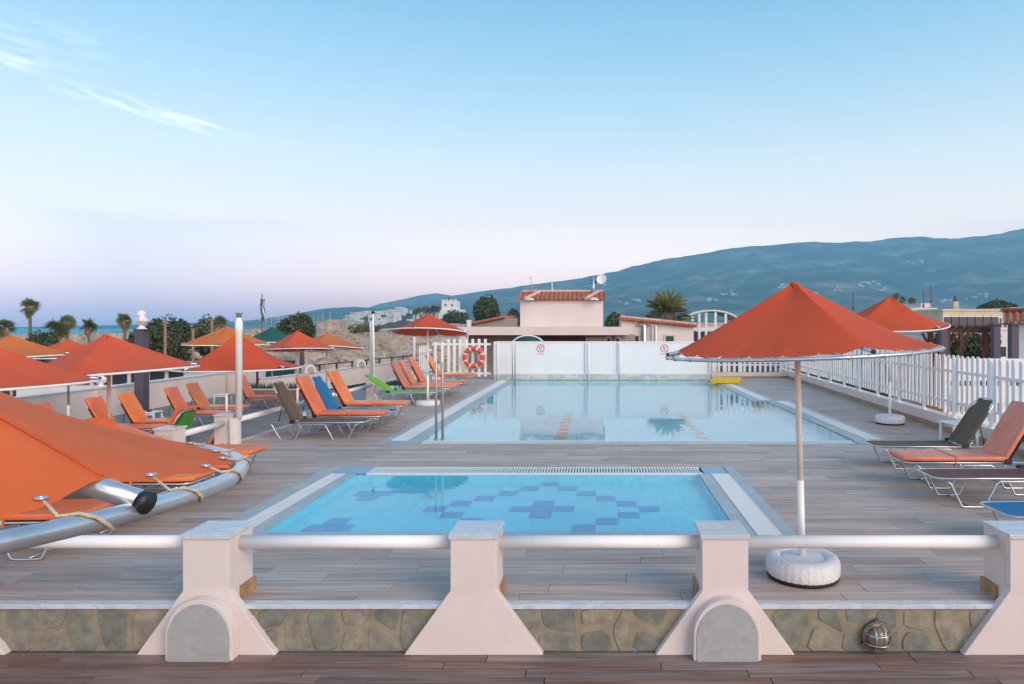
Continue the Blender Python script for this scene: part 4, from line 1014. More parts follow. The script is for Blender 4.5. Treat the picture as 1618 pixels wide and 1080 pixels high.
# ---------------------------------------------------------------- buildings behind the wall
def tiled_roof(b, x0, x1, y0, y1, z0, z1, pitch=.22):            # rows of half-round tiles running from eaves (y0,z0) to ridge (y1,z1)
    n = max(2, int((x1 - x0) / pitch)); pw_ = (x1 - x0) / n; vs = []
    for r_ in (0, 1):
        for i in range(n * 4 + 1):
            a_ = (i % 4) / 4 * math.pi * 2
            vs.append((x0 + i * pw_ / 4, y0 if r_ == 0 else y1, (z0 if r_ == 0 else z1) + .04 * math.cos(a_)))
    k = n * 4 + 1
    b.add(vs, [(i, i+1, k+i+1, k+i) for i in range(k - 1)])
BY = 33.0
hb = empty('flat_roofed_house', (0, BY, 0), 0, 'pink house with a flat slab roof and a box storey under terracotta eaves', 'house')
xa, xb = gx(822, BY), gx(953, BY)
MB().box(xa, xb, 0, 3.2, gz(516, 32) + .002, gz(474, BY)).build('upper_storey', m_stucco2, hb)
MB().box(gx(703, 32), gx(994, 32), -1.2, 6, gz(529, 31.8), gz(516, 32)).build('roof_slab', m_stucco2, hb)
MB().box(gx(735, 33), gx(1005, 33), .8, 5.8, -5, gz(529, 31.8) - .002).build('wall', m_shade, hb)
MB().box(gx(727, 31.9), gx(736, 31.9), -1.1, -.8, -5, gz(529, 31.8) - .003).build('corner_column', m_stucco2, hb)
rb = MB(); zt, zr = gz(474, BY) + .01, gz(463, BY)
tiled_roof(rb, xa - .1, xb + .1, -.2, 1.2, zt, zr + .12)
tiled_roof(rb, xa - .1, xb + .1, 3.4, 1.2, zt, zr + .12)
rf = rb.build('roof', m_roof, hb, True); tag(rf, kind='stuff')
MB().tube([(xa, 1.2, zr + .16), (xb, 1.2, zr + .16)], .07, 8).build('ridge_cap', m_roofcap, hb)
for x_ in (xa + .55, xb - .55):
    MB().tube([(x_ - .3, -.22, zt + .06), (x_ + .3, 1.1, zr + .14)], .085, 8).build('hip_cap', m_roofcap, hb)
for sx, xe, xi in ((-1, xa, xa + .45), (1, xb, xb - .45)):
    MB().lathe([(.26, 0), (.24, .06), (.12, .12), (.01, .15)], 14, (xi, -.22, zt - .02)).build('eave_shell', m_stucco, hb, True)
MB().box(gx(850, 33.9), gx(925, 33.9), .76, .798, .75, 1.5).build('shutter', m_wood, hb)
MB().box(gx(925, 33.8), gx(958, 33.8), .70, .79, .75, 1.45).build('ac_panel', m_frame, hb)
for px_ in (962, 976):
    f_ = MB().box(gx(px_, 33.7) - .12, gx(px_, 33.7) + .12, .70, .795, .4, 1.5).build('window', m_white, hb)
    MB().box(gx(px_, 33.7) - .08, gx(px_, 33.7) + .08, .68, .698, .4, 1.4).build('pane', m_glass, f_)
ar = empty('arched_awning', (gx(834, 29.5), 29.5, gz(541, 29.5)), 0, 'dark green arched awning with a white rim behind the white wall', 'awning')
m_teal = mat('dark_teal_cloth', (.012,.075,.07), .6, .1, 4)
q_ = [(.68*math.cos(R(a_)), .42*math.sin(R(a_)) - .12) for a_ in range(0, 181, 12)]
b = MB(); b.add([(x_, 0, z_) for x_, z_ in q_] + [(x_, 1.0, z_) for x_, z_ in q_], [(i, i+1, len(q_)+i+1, len(q_)+i) for i in range(len(q_)-1)] + [tuple(range(len(q_)-1, -1, -1))])
b.build('cloth', m_teal, ar, True); MB().tube([(x_*1.02, -.01, z_*1.02) for x_, z_ in q_], .035, 8).build('rim', m_white, ar, True)
MB().box(-.62, .62, .3, .7, -3, -.16).build('support', m_white, ar)
# roof poles and dish
p = empty('roof_antenna', (gx(841, 34), 34, zr), 0, 'short bent mast on the terracotta roof', 'antenna'); MB().tube([(0,0,-.3),(0,0,.75),(-.05,0,.86),(-.16,0,.84)], .03, 8).build('mast', m_galv, p, True); MB().box(-.2, -.05, -.08, .08, .78, .9).build('head', m_alu, p)
p = empty('roof_antenna', (gx(873, 34.2), 34.2, zr), 0, 'thin white mast on the terracotta roof', 'antenna'); MB().tube([(0,0,-.3),(-.04,0,1.05)], [.04, .012], 8).build('mast', m_white, p, True); MB().lathe([(.05, 0), (.05, .35)], 8, (0,0,-.1)).build('sleeve', m_white, p)
p = empty('satellite_dish', (gx(938, 34), 34, zr), 0, 'round white satellite dish on a roof mast', 'dish')
MB().tube([(0,0,-.3),(0,0,.95)], .05, 8).build('mast', m_galv, p, True)
ds = MB().lathe([(.0, .0), (.10, .01), (.19, .04), (.26, .08)], 24, caps=False); Tm = Matrix.Translation((.42, -.1, .72)) @ Matrix.Rotation(R(72), 4, 'X') @ Matrix.Rotation(R(-14), 4, 'Y')
ds.v = [tuple(Tm @ Vector(q)) for q in ds.v]; ds.build('reflector', m_white, p, True)
MB().tube([(.05, 0, .6), (.40, -.05, .70)], .035, 6).build('bracket', m_black, p); MB().tube([(.42, -.1, .45), (.62, -.48, .42), (.6, -.5, .5)], .018, 6).build('feed_arm', m_galv, p)
for z in (.55, .7, .85): MB().tube([(-.18, 0, z), (.1, 0, z)], .018, 6).build('clamp', m_black, p)
# annex to the right
an = empty('annex_house', (0, 35, 0), 0, 'white annex with a sloping terracotta tile edge and two small windows', 'house')
x0_, x1_ = gx(982, 35), gx(1096, 35)
b = MB().prism([(x0_, -5), (x1_, -5), (x1_, gz(516, 35)), (x0_, gz(505, 35))], 0, 4); b.build('wall', mat('off_white_plaster', (.72,.66,.61), .9, .06, 1, stain=(.8, (.55,.5,.47), .35)), an)
b = MB(); nT = 26
for i in range(nT):
    t0_, t1_ = i/nT, (i + .94)/nT; xx0, xx1 = x0_ - .1 + (x1_-x0_+.25)*t0_, x0_ - .1 + (x1_-x0_+.25)*t1_; zz = gz(505, 35) + (gz(516, 35) - gz(505, 35)) * t0_
    b.tube([((xx0+xx1)/2, -.25, zz + .04), ((xx0+xx1)/2, 4.2, zz + .10)], .075, 8)
tag(b.build('roof_tiles', m_roof, an, True), kind='stuff')
MB().tube([(x0_ - .05, -.05, gz(505, 35) + .17), (x1_ + .1, -.05, gz(516, 35) + .15)], .06, 8).build('verge_cap', m_roofcap, an)
for px_ in (1003, 1058):
    f_ = MB().box(gx(px_, 35) - .28, gx(px_, 35) + .28, -.05, .0, gz(546, 35), gz(528, 35)).build('window', m_frame, an)
    MB().box(gx(px_, 35) - .20, gx(px_, 35) + .20, -.052, -.045, gz(546, 35), gz(530.5, 35)).build('pane', m_glass, f_)
for px_, rr in ((1018, .12), (1031, .03), (1036, .06)): MB().tube([(gx(px_, 35), -.12, -3), (gx(px_, 35), -.12, gz(514, 35)), (gx(px_, 35) - .3, -.1, gz(512.5, 35))], rr, 8).build('drain_pipe', m_alu if rr > .1 else m_white, an, True)
# tiled roof at left of the house
th = empty('low_tiled_house', (0, 44, 0), 0, 'low house whose terracotta roof slopes beside the trees', 'house')
xa, xb = gx(744, 44), gx(800, 44)
MB().prism([(xa, -5), (xb, -5), (xb, gz(501, 44)), (xa, gz(512, 44))], 0, 6).build('wall', m_shade, th)
b = MB()
for i in range(20):
    t_ = i/20; xx = xa + (xb-xa)*t_; b.tube([(xx, -.3, gz(512,44) + (gz(501,44)-gz(512,44))*t_ + .05), (xx, 6, gz(512,44) + (gz(501,44)-gz(512,44))*t_ + .1)], .09, 6)
tag(b.build('roof_tiles', m_roof, th, True), kind='stuff')
MB().box(gx(738, 43.5), gx(744, 43.5), -.6, -.3, -5, gz(505, 43.5)).build('chimney', m_white, th)
# white arched pergola by the palm
ap = empty('arched_pergola', (gx(1125, 40), 40, 0), 0, 'white arched pergola roof beside the fan palm', 'pergola')
m_arch = mat('white_arch', (.66,.70,.72), .5)
q_ = [(1.95*math.cos(R(a_)), gz(520, 40) + 1.15*math.sin(R(a_))) for a_ in range(5, 176, 10)]
b = MB(); k = len(q_); b.add([(x_, 0, z_) for x_, z_ in q_] + [(x_, 3, z_) for x_, z_ in q_] + [(x_, 0, z_ - .1) for x_, z_ in q_] + [(x_, 3, z_ - .1) for x_, z_ in q_],
      [(i, i+1, k+i+1, k+i) for i in range(k-1)] + [(2*k+i+1, 2*k+i, 3*k+i, 3*k+i+1) for i in range(k-1)] + [(i+1, i, 2*k+i, 2*k+i+1) for i in range(k-1)])
b.build('vault', m_arch, ap, True)
for x_ in (-1.15, -.75, -.35, .2, .8, 1.7): MB().box(x_ - .07, x_ + .07, -.06, .06, -5, gz(520, 40) + 1.1 * math.sqrt(max(0, 1 - (x_/1.95)**2)) - .1).build('post', m_arch, ap)
MB().box(-1.9, 1.9, -.061, .061, gz(522, 40), gz(517, 40)).build('beam', m_arch, ap); MB().box(-1.5, 1.5, .9, 1.0, -5, gz(524, 40)).build('back_screen', m_purple, ap)

# right background: pergola, huts, town blocks
pg = empty('wooden_pergola', (0, 24, -1), 0, 'red-brown wooden pergola beyond the picket fence', 'pergola')
zt = gz(518, 24) + 1
for px_, yo in ((1496, 0), (1557, 0), (1470, 2.4), (1518, 2.4)):
    x_ = gx(px_, 24 + yo); MB().box(x_ - .08, x_ + .08, yo - .08, yo + .08, 0, zt - .16).build('post', m_wood, pg)
    for s in (-1, 1): MB().tube([(x_, yo, zt - .75), (x_ + s*.32, yo, zt - .2)], .05, 6).build('knee_brace', m_wood, pg)
MB().box(gx(1462, 24), gx(1563, 24), -.1, .1, zt - .16, zt).build('beam', m_wood, pg); MB().box(gx(1462, 24), gx(1563, 24), 2.3, 2.5, zt - .16, zt).build('beam', m_wood, pg)
for i in range(9): MB().box(gx(1464, 24) + i*.27, gx(1464, 24) + i*.27 + .07, -.4, 2.8, zt + .001, zt + .09).build('rafter', m_wood, pg)
for px_, Yc, lab in ((1490, 21, 'dark mauve square post beside the wooden pergola'), (1573, 21, 'dark mauve square post under the tiled hut eaves'), (1601, 19, 'dark mauve square post in front of the white hut wall')):
    p = empty('mauve_post', (gx(px_, Yc), Yc, -1), 0, lab, 'post', 'mauve posts on the side terrace')
    MB().box(-.10, .10, -.10, .10, 0, gz(513, Yc) + 1).build('shaft', m_purple, p); MB().box(-.16, .16, -.16, .16, gz(513, Yc) + 1.001, gz(513, Yc) + 1.05).build('cap', m_purple, p)
ht = empty('tiled_hut', (gx(1584, 22.3), 22.3, -1), -R(31), 'small white hut with an overhanging red tiled roof', 'hut')
ez, rz_ = gz(508, 22.3) + 1, gz(492, 23) + 1
MB().box(.35, 5, .5, 3, 0, ez - .06).build('wall', m_panel, ht)
b = MB(); tiled_roof(b, 0, 5.2, -.1, 1.6, ez, rz_, .2); tiled_roof(b, 0, 5.2, 3.3, 1.6, ez, rz_, .2)
tag(b.build('roof', m_roof, ht, True), kind='stuff'); MB().box(.02, 5.1, .0, 3.2, ez - .058, ez - .03).build('ceiling', m_wood, ht)
MB().tube([(-.02, 1.6, rz_ + .05), (5.2, 1.6, rz_ + .05)], .08, 8).build('ridge_cap', m_wood, ht)
m_cream = mat('cream_wall', (.66,.55,.38), .9, .08, .5); m_wht = mat('whitewash', (.70,.69,.68), .9, .06, .5); m_rose = mat('rose_wall', (.56,.42,.38), .9, .08, .5)
def block(px0, px1, ytop, Y, dep, wall, rows_, cols_, label, z0=-5, win=(.55, .55), roof=None, name='town_building'):
    x0, x1 = gx(px0, Y), gx(px1, Y); zt = gz(ytop, Y); p = empty(name, ((x0+x1)/2, Y, z0), 0, label, 'building', 'town buildings beyond the terrace'); hw = (x1-x0)/2; h = zt - z0
    MB().box(-hw, hw, 0, dep, 0, h).build('wall', wall, p); MB().box(-hw - .1, hw + .1, -.1, dep + .1, h + .001, h + .22).build('parapet', roof or wall, p)
    top = min(h, 6.5)
    for r_ in range(rows_):
        for c_ in range(cols_):
            ww, wh = 2*hw/cols_*win[0], top/max(rows_, 1)*win[1]; cx = -hw + 2*hw*(c_+.5)/cols_; cz = h - top + top*(r_+.5)/rows_
            f_ = MB().box(cx - ww/2 - .08, cx + ww/2 + .08, -.06, .0, cz - wh/2 - .08, cz + wh/2 + .08).build('window', m_white, p)
            MB().box(cx - ww/2, cx + ww/2, -.075, -.061, cz - wh/2, cz + wh/2).build('pane', m_glass, f_)
    return p
block(1490, 1578, 491, 75, 14, m_cream, 2, 7, 'long cream building with a wide band of windows', win=(.9, .6))
block(1556, 1612, 521, 60, 10, m_wht, 1, 3, 'low white house behind the round dark tree')
block(1500, 1556, 528, 52, 8, m_wht, 1, 3, 'low white house seen through the wooden pergola')
block(1576, 1600, 496, 82, 8, m_wht, 3, 3, 'narrow white block beside the long cream building')
block(1596, 1640, 488, 95, 9, m_rose, 3, 3, 'rose coloured block behind the tiled hut')
block(1440, 1480, 488, 110, 10, m_wht, 2, 3, 'white block behind the parasol by the fence')
block(1455, 1472, 480, 160, 12, m_wht, 2, 2, 'white tower block with two tall masts in front')
block(1525, 1560, 492, 150, 10, m_wht, 1, 4, 'flat white house beyond the long cream building')
block(1180, 1240, 509, 130, 10, m_wht, 2, 4, 'white block hidden behind the big red parasol')
block(1100, 1160, 512, 90, 10, m_rose, 1, 4, 'rose block behind the arched pergola')
ct = empty('church_tower', (gx(1509, 400), 400, -5), 0, 'slim stone church tower with a dark pointed cap', 'tower')
MB().box(-1.7, 1.7, -1.7, 1.7, 0, gz(484, 400) + 5).build('shaft', m_rose, ct); MB().box(-1.45, 1.45, -1.45, 1.45, gz(484, 400) + 5, gz(476, 400) + 5).build('belfry', m_cream, ct)
MB().lathe([(1.6, 0), (1.1, 1.0), (.05, 4.0)], 8, (0, 0, gz(476, 400) + 5)).build('spire', mat('dark_slate', (.06,.05,.05), .8), ct)
for px_, t_, lab in ((1459, 459, 'shorter dark mast beside the white tower block'), (1471, 452, 'taller dark mast beside the white tower block'), (1348, 462, 'lattice mast above the big red parasol')):
    p = empty('mast', (gx(px_, 120), 120, -5), 0, lab, 'mast'); h = gz(t_, 120) + 5
    MB().tube([(0, 0, 0), (0, 0, h)], [.12, .07], 6).build('pole', m_wood, p); MB().box(-.14, .14, -.1, .1, h - 3.0, h - 2.4).build('antenna_box', m_wood, p)
# castle-like white tower on the left
wt = empty('white_tower', (gx(709, 420), 420, -5), 0, 'white crenellated tower on a mound above the trees', 'tower')
MB().box(-4.3, 5.2, 0, 9, 0, gz(475, 420) + 5).build('keep', m_wht, wt)
for i in range(4): MB().box(-4.3 + i*2.55, -4.3 + i*2.55 + 1.6, 0, 1, gz(475, 420) + 5, gz(473.5, 420) + 5.3).build('merlon', m_wht, wt)
MB().box(-7, 9, -3, 8, 0, gz(489, 420) + 5).build('base_wall', m_wht, wt)
for x_, z_ in ((-2, 3), (2, 3), (0, 7)): MB().box(x_ - .5, x_ + .5, -.1, .01, gz(489, 420) + 5 + z_ - 1, gz(489, 420) + 5 + z_ + .6).build('window', m_glass, wt)

# fortress walls
def stone_mat(name, ca, cb):
    m = mat(name, ca, .95, .25, .25, .6, 2.0, stain=(.12, cb, .6), coords='Object', detail=8); t = m.node_tree; b = t.nodes['Principled BSDF']
    vo = t.nodes.new('ShaderNodeTexVoronoi'); vo.inputs['Scale'].default_value = 2.2; co = t.nodes.new('ShaderNodeTexCoord')
    mp = t.nodes.new('ShaderNodeMapping'); mp.inputs['Scale'].default_value = (1, 1, 1.8); t.links.new(co.outputs['Object'], mp.inputs[0]); t.links.new(mp.outputs[0], vo.inputs['Vector'])
    src = b.inputs['Base Color'].links[0].from_socket; mx = t.nodes.new('ShaderNodeMixRGB'); mx.blend_type = 'OVERLAY'; mx.inputs[0].default_value = .55
    hs = t.nodes.new('ShaderNodeHueSaturation'); hs.inputs['Saturation'].default_value = .25; t.links.new(vo.outputs['Color'], hs.inputs['Color'])
    t.links.new(src, mx.inputs[1]); t.links.new(hs.outputs[0], mx.inputs[2]); t.links.new(mx.outputs[0], b.inputs['Base Color'])
    return m
m_fort = stone_mat('fortress_stone', (.33,.275,.225), (.19,.175,.16))
def ragged_wall(name, pts, Y, thick, label, zb=-5, seed=1):
    o = empty(name, (gx(pts[0][0], Y), Y, zb), 0, label, 'fortress wall'); b = MB(); vs = []; x0 = gx(pts[0][0], Y); x1 = gx(pts[-1][0], Y); n = int((x1-x0)/.7)
    for i in range(n+1):
        x = x0 + (x1-x0)*i/n; z = gz(interp(pts, VX + x*F/Y), Y) - zb + .45*noise.noise(Vector((x*.9, seed, 0))) + .2*noise.noise(Vector((x*2.7, seed, 4)))
        for q in range(9):
            f = q/8; dy = .35*noise.noise(Vector((x*.5, f*6, seed))) + .2*noise.noise(Vector((x*1.6, f*14, seed))) - (1-f)*.8
            vs.append((x - x0, dy, z*f))
        vs.append((x - x0, thick, z)); vs.append((x - x0, thick, 0))
    k = 11
    b.add(vs, [(i*k+q, (i+1)*k+q, (i+1)*k+q+1, i*k+q+1) for i in range(n) for q in range(10)])
    b.build('masonry', m_fort, o); return o
ragged_wall('fortress_wall', [(470,527),(500,530),(530,531),(552,530),(553,527),(600,526),(650,531),(700,535),(760,538)], 88, 6, 'tall rough stone fortress wall behind the pool loungers')
ragged_wall('fortress_bastion', [(500,508),(512,507),(515,505),(540,505),(549,508),(551,510),(553,518),(600,521),(640,519),(660,512),(700,510),(735,514)], 125, 8, 'higher fortress bastion with a broken top beyond the main wall', seed=5)
ragged_wall('fortress_outwork', [(380,521),(415,519),(445,518),(475,520),(500,520)], 140, 6, 'far stretch of fortress wall beyond the flag', seed=8)
ragged_wall('harbour_wall', [(-60,529),(40,528),(120,527),(200,526),(260,527),(330,525),(400,522)], 150, 5, 'long grey stone harbour wall below the sea horizon', seed=11)
# pavilion beyond the plaster wall at left
pv = empty('glass_pavilion', (gx(185, 42), 42, -5), 0, 'low white pavilion with a row of dark windows beyond the plaster wall', 'pavilion')
hw = 6.2; zt = gz(583, 42) + 5
MB().box(-hw, hw, 0, 6, 0, zt).build('wall', m_wht, pv); MB().box(-hw - .3, hw + .3, -.5, 6.3, zt + .001, zt + .18).build('roof', m_shade, pv)
for i in range(9):
    f_ = MB().box(-hw + .15 + i*1.15, -hw + 1.15 + i*1.15, -.05, 0, zt - 1.0, zt - .1).build('window', m_frame, pv); MB().box(-hw + .2 + i*1.15, -hw + 1.1 + i*1.15, -.06, -.051, zt - .95, zt - .15).build('pane', m_glass, f_)
vn = empty('white_van', (gx(770 - 120, 48), 48, -5), R(8), 'pale van roof showing over the black road railing', 'van')
MB().prism([(-2.4, .5), (2.4, .5), (2.4, 1.6), (1.9, 2.55), (1.3, 2.75), (-2.2, 2.75), (-2.4, 2.5)], -.95, .95).build('body', mat('pale_blue_paint', (.50,.58,.62), .3), vn, bevel=.08)
MB().prism([(1.45, 1.7), (2.2, 1.7), (1.85, 2.45), (1.45, 2.5)], -.97, -.953).build('side_window', m_glass, vn)
for x_ in (-1.5, 1.5):
    for s in (-1, 1): MB().tube([(x_, s*.8, .36), (x_, s*.98, .36)], .36, 18).build('wheel', m_tyre_under, vn)

# ---------------------------------------------------------------- vegetation
m_palm = mat('palm_leaf', (.135,.15,.055), .6, .35, 3, transl=.25); m_palmdry = mat('dry_palm_skirt', (.36,.25,.14), .9, .3, 3); m_trunk = mat('palm_trunk', (.17,.13,.10), .95, .3, 4, .5, 12)
m_leafd = mat('dark_tree_leaf', (.07,.088,.038), .65, .45, .7, transl=.2); m_leafm = mat('olive_tree_leaf', (.12,.13,.065), .65, .45, .7, transl=.2); m_bark = mat('bark', (.09,.07,.055), .95, .3, 3)
def fan_leaf(b, org, d, size, rs_):
    d = d.normalized(); side = d.cross(Vector((0,0,1)));
    if side.length < .1: side = Vector((1,0,0))
    side.normalize(); up = side.cross(d); ro = rs_.uniform(-1.3, 1.3); side = side*math.cos(ro) + up*math.sin(ro); up = side.cross(d); base = org + d * size * .28
    b.add([org - side*.02*size, org + side*.02*size, base + side*.012*size, base - side*.012*size], [(0,1,2,3)])
    n = 11
    for i in range(n):
        a_ = R(-80 + 160*i/(n-1)); e = d*math.cos(a_) + side*math.sin(a_); w_ = e.cross(up)*.045*size
        mid = base + e*size*.38 + up*.02*size*rs_.uniform(-1,1); tip = base + e*size*.70*rs_.uniform(.85,1.05) - Vector((0,0,.10*size*rs_.uniform(.4,1.3)))
        b.add([base, mid - w_, tip, mid + w_], [(0,1,2,3)])
def palm(x, y, z0, h, crown, label, seed, skirt=True, n=34, grp='fan palms beyond the terrace'):
    rs_ = random.Random(seed); p = empty('fan_palm', (x, y, z0), 0, label, 'palm', grp); bend = rs_.uniform(-.03, .03)*h
    MB().tube([(bend*t*t, 0, h*t) for t in (0,.25,.5,.75,1)], [crown*.13, crown*.10, crown*.085, crown*.08, crown*.08], 10).build('trunk', m_trunk, p, True)
    c = Vector((bend, 0, h)); b = MB()
    for i in range(n):
        az = rs_.uniform(0, 2*math.pi); e = R(rs_.uniform(-50, 85)); fan_leaf(b, c - Vector((0,0,rs_.uniform(0, crown*.14))), Vector((math.cos(az)*math.cos(e), math.sin(az)*math.cos(e), math.sin(e))), crown*.62*rs_.uniform(.7, 1.2), rs_)
    b.build('crown', m_palm, p)
    if skirt:
        b = MB()
        for i in range(26):
            az = rs_.uniform(0, 2*math.pi); e = R(rs_.uniform(-86, -58)); fan_leaf(b, c - Vector((0,0,rs_.uniform(0, crown*.45))), Vector((math.cos(az)*math.cos(e), math.sin(az)*math.cos(e), math.sin(e))), crown*.42, rs_)
        b.build('dry_skirt', m_palmdry, p)
for i, (px_, py_, Y, cpx, lab) in enumerate(((5, 516, 95, 30, 'shaggy fan palm at the end of the harbour wall'), (49, 483, 100, 27, 'tallest slender fan palm rising above the sea horizon'), (86, 518, 90, 32, 'broad dark fan palm below the tallest palm'),
        (107, 508, 105, 24, 'fan palm just behind the broad dark palm'), (141, 513, 110, 24, 'small fan palm on its own in front of the sea'), (197, 504, 100, 25, 'fan palm beside the white bust on the mauve column'), (346, 508, 90, 24, 'dark fan palm above the sun-faded orange parasol'))):
    cr = cpx*Y/F; palm(gx(px_, Y), Y, -5, gz(py_, Y) + 5, cr, lab, i, True, 26)
palm(gx(1062, 38), 38, -5, gz(497, 38) + 5, 2.9, 'large green fan palm behind the annex roof', 31, False, 17)
for i, (px_, py_) in enumerate(((657,492),(664,489),(672,487),(680,490),(686,487),(692,488))):
    palm(gx(px_, 380), 380, -5, gz(py_, 380) + 5, 4.2, 'small dark palm in the cluster left of the white tower', 40+i, False, 18, 'palms near the white tower')
for i, (px_, py_) in enumerate(((1416,468),(1427,473),(1439,475))):
    palm(gx(px_, 170), 170, -5, gz(py_, 170) + 5, 1.9, 'small dark palm above the parasol by the fence', 50+i, False, 18, 'palms above the fence parasol')
def tree(px0, px1, ytop, ybot, Y, m, label, seed, n=2600, leaf=.22, name='bushy_tree', blobs=9):
    rs_ = random.Random(seed); x0, x1 = gx(px0, Y), gx(px1, Y); zt, zb = gz(ytop, Y), gz(ybot, Y); cx = (x0+x1)/2; W = (x1-x0)/2; H = zt - zb
    p = empty(name, (cx, Y, -5), 0, label, 'tree', 'trees beyond the terrace'); b = MB(); cs = []
    for i in range(blobs):
        a_ = rs_.uniform(0, 2*math.pi); q = rs_.uniform(.2, .72); cs.append((Vector((math.cos(a_)*W*q, math.sin(a_)*W*q, zb + 5 + H*rs_.uniform(.3, .72))), rs_.uniform(.26, .42)))
    cs.append((Vector((0, 0, zb + 5 + H*.6)), .5))
    for i in range(int(n*2.2)):
        c, r_ = rs_.choice(cs); d = Vector((rs_.gauss(0,1), rs_.gauss(0,1), rs_.gauss(0,1))).normalized(); q = c + Vector((d.x*W*r_*1.1, d.y*W*r_*1.1, d.z*H*r_*1.1)) * rs_.uniform(.72, 1.05)
        u_ = Vector((rs_.gauss(0,1), rs_.gauss(0,1), rs_.gauss(0,1))).normalized(); w_ = u_.cross(d); w_ = w_.normalized() if w_.length > .01 else Vector((1,0,0)); s_ = leaf*.62*rs_.uniform(.6, 1.4)
        b.add([q - u_*s_, q + w_*s_*.6, q + u_*s_, q - w_*s_*.6], [(0,1,2,3)])
    b.build('crown', m, p); t = MB().tube([(0,0,0), (.1,0,(zb+5)*.6), (0,0,zb + 5 + H*.5)], [.35, .28, .14], 8)
    for c, r_ in cs[:5]: t.tube([(0, 0, max(.5, zb + 5 - .3)), tuple(c)], [.14, .05], 6)
    t.build('trunk', m_bark, p, True)
tree(226, 304, 506, 575, 62, m_leafd, 'large dark bushy tree behind the mauve column', 1, 4200, .24, blobs=14)
tree(200, 232, 523, 570, 66, m_leafd, 'dark shrub-like tree left of the mauve column', 12, 1200, .24)
tree(302, 350, 506, 570, 66, m_leafm, 'lighter bushy tree left of the white post', 2, 2400, .24)
tree(440, 512, 500, 548, 70, m_leafd, 'round dark tree in front of the fortress bastion', 3, 3000, .24)
tree(30, 90, 528, 570, 72, m_leafd, 'low dark tree under the tallest palm', 4, 1800, .26)
tree(550, 606, 513, 530, 100, m_leafm, 'low green tree on the fortress wall', 5, 900, .25)
tree(690, 742, 492, 516, 300, m_leafd, 'dark tree mound in front of the white tower', 6, 1500, .8)
tree(745, 798, 470, 512, 160, m_leafd, 'tall dark conifer group left of the pink house', 7, 3200, .42, blobs=13)
tree(795, 826, 490, 515, 150, m_leafd, 'low dark tree touching the pink house', 8, 1200, .4)
tree(955, 985, 495, 520, 120, m_leafd, 'small dark tree right of the pink house', 9, 900, .35)
tree(1545, 1606, 476, 500, 120, m_leafd, 'broad dark tree above the long cream building', 10, 2400, .35)
tree(1470, 1560, 525, 590, 46, m_leafd, 'dark leafy tree behind the wooden pergola', 11, 2600, .18, blobs=14)
tree(1562, 1580, 524, 548, 44, m_leafd, 'round dark bush in front of the low white house', 13, 800, .12)
m_tanpole = mat('weathered_pole', (.27,.19,.13), .9)
for px_, lab in ((261, 'thin wooden pole in front of the large dark tree'), (305, 'thin wooden pole left of the lighter tree'), (335, 'pale pole beside the dark fan palm')):
    p = empty('wooden_pole', (gx(px_, 52), 52, -5), 0, lab, 'pole', 'thin poles among the trees'); h = gz(506 if px_ != 305 else 520, 52) + 5
    MB().tube([(0, 0, 0), (0, 0, h)], .10, 8).build('shaft', m_tanpole, p); MB().box(-.14, .14, -.1, .1, h, h + .06).build('cap', m_tanpole, p)
# flag
fg = empty('flag_mast', (gx(414, 110), 110, -5), 0, 'blue and white striped flag hanging limp from a mast', 'flag')
h = gz(464, 110) + 5; MB().tube([(0, 0, 0), (0, 0, h)], .09, 8).build('mast', m_lampmetal, fg)
m_fb = mat('flag_blue', (.02,.06,.24), .8); m_fw = mat('flag_white', (.70,.70,.72), .8); b = MB()
for i in range(9):
    x0 = -.32 + i*.075; b.mi = 1 if i % 3 == 1 else 0
    b.add([(x0 + .12*math.sin(j*1.3 + i), .15*math.sin(i*1.4 + j*.5), h - .8 - j*.5) for j in range(8)] + [(x0 + .11 + .12*math.sin(j*1.3 + i + .5), .15*math.sin((i+1)*1.4 + j*.5), h - .9 - j*.5) for j in range(8)], [(j, 8+j, 9+j, j+1) for j in range(7)])
b.build('cloth', [m_fb, m_fw], fg, True)
# yachts in the harbour
for i in range(12):
    Y = random.uniform(420, 620); px_ = 422 + i*9 + random.uniform(-3, 3); p = empty('sailing_yacht', (gx(px_, Y), Y, -6), random.uniform(-1, 1), 'white yacht mast standing above the fortress wall', 'yacht', 'yachts in the harbour')
    MB().prism([(-4, .9), (-3.2, -.2), (3, -.2), (5, 1.2)], -1.3, 1.3).build('hull', m_wht, p); MB().tube([(.5, 0, .8), (.5, 0, random.uniform(13, 19))], .10, 6).build('mast', m_alu, p); MB().tube([(.5, 0, 2.6), (-3.4, 0, 2.5)], .09, 6).build('boom', m_alu, p)
# houses of the town and on the slopes
hv = []
for wv_, hv_, dp_ in ((10, 6, 9), (14, 7, 10), (8, 5, 8), (12, 9, 10)):
    b = MB().box(-wv_/2, wv_/2, 0, dp_, 0, hv_); b.box(-wv_/2 - .2, wv_/2 + .2, -.2, dp_ + .2, hv_, hv_ + .3)
    b.mi = 1
    for r_ in range(int(hv_/3)):
        for c_ in range(int(wv_/3)): b.box(-wv_/2 + 1 + c_*3, -wv_/2 + 2.1 + c_*3, -.08, .02, .9 + r_*3, 2.2 + r_*3)
    hv.append(b.mesh('house', [m_wht, m_glass]))
rs2 = random.Random(5)
def house(px_, Y, z, s, lab, grp):
    o = put('distant_house', rs2.choice(hv), None, (gx(px_, Y), Y, z), (0, 0, rs2.uniform(-.4, .4)), (s, s, s*rs2.uniform(.8, 1.2))); tag(o, lab, 'house', grp)
def hill_h(X, Y):
    px = VX + X * F / Y; a_ = max(0, 1 - ((px - 622) / 115) ** 2); t = (Y - 850) / 600
    return -6 + 31 * a_ * max(0, math.sin(math.pi * min(1, max(0, t)))) ** .8
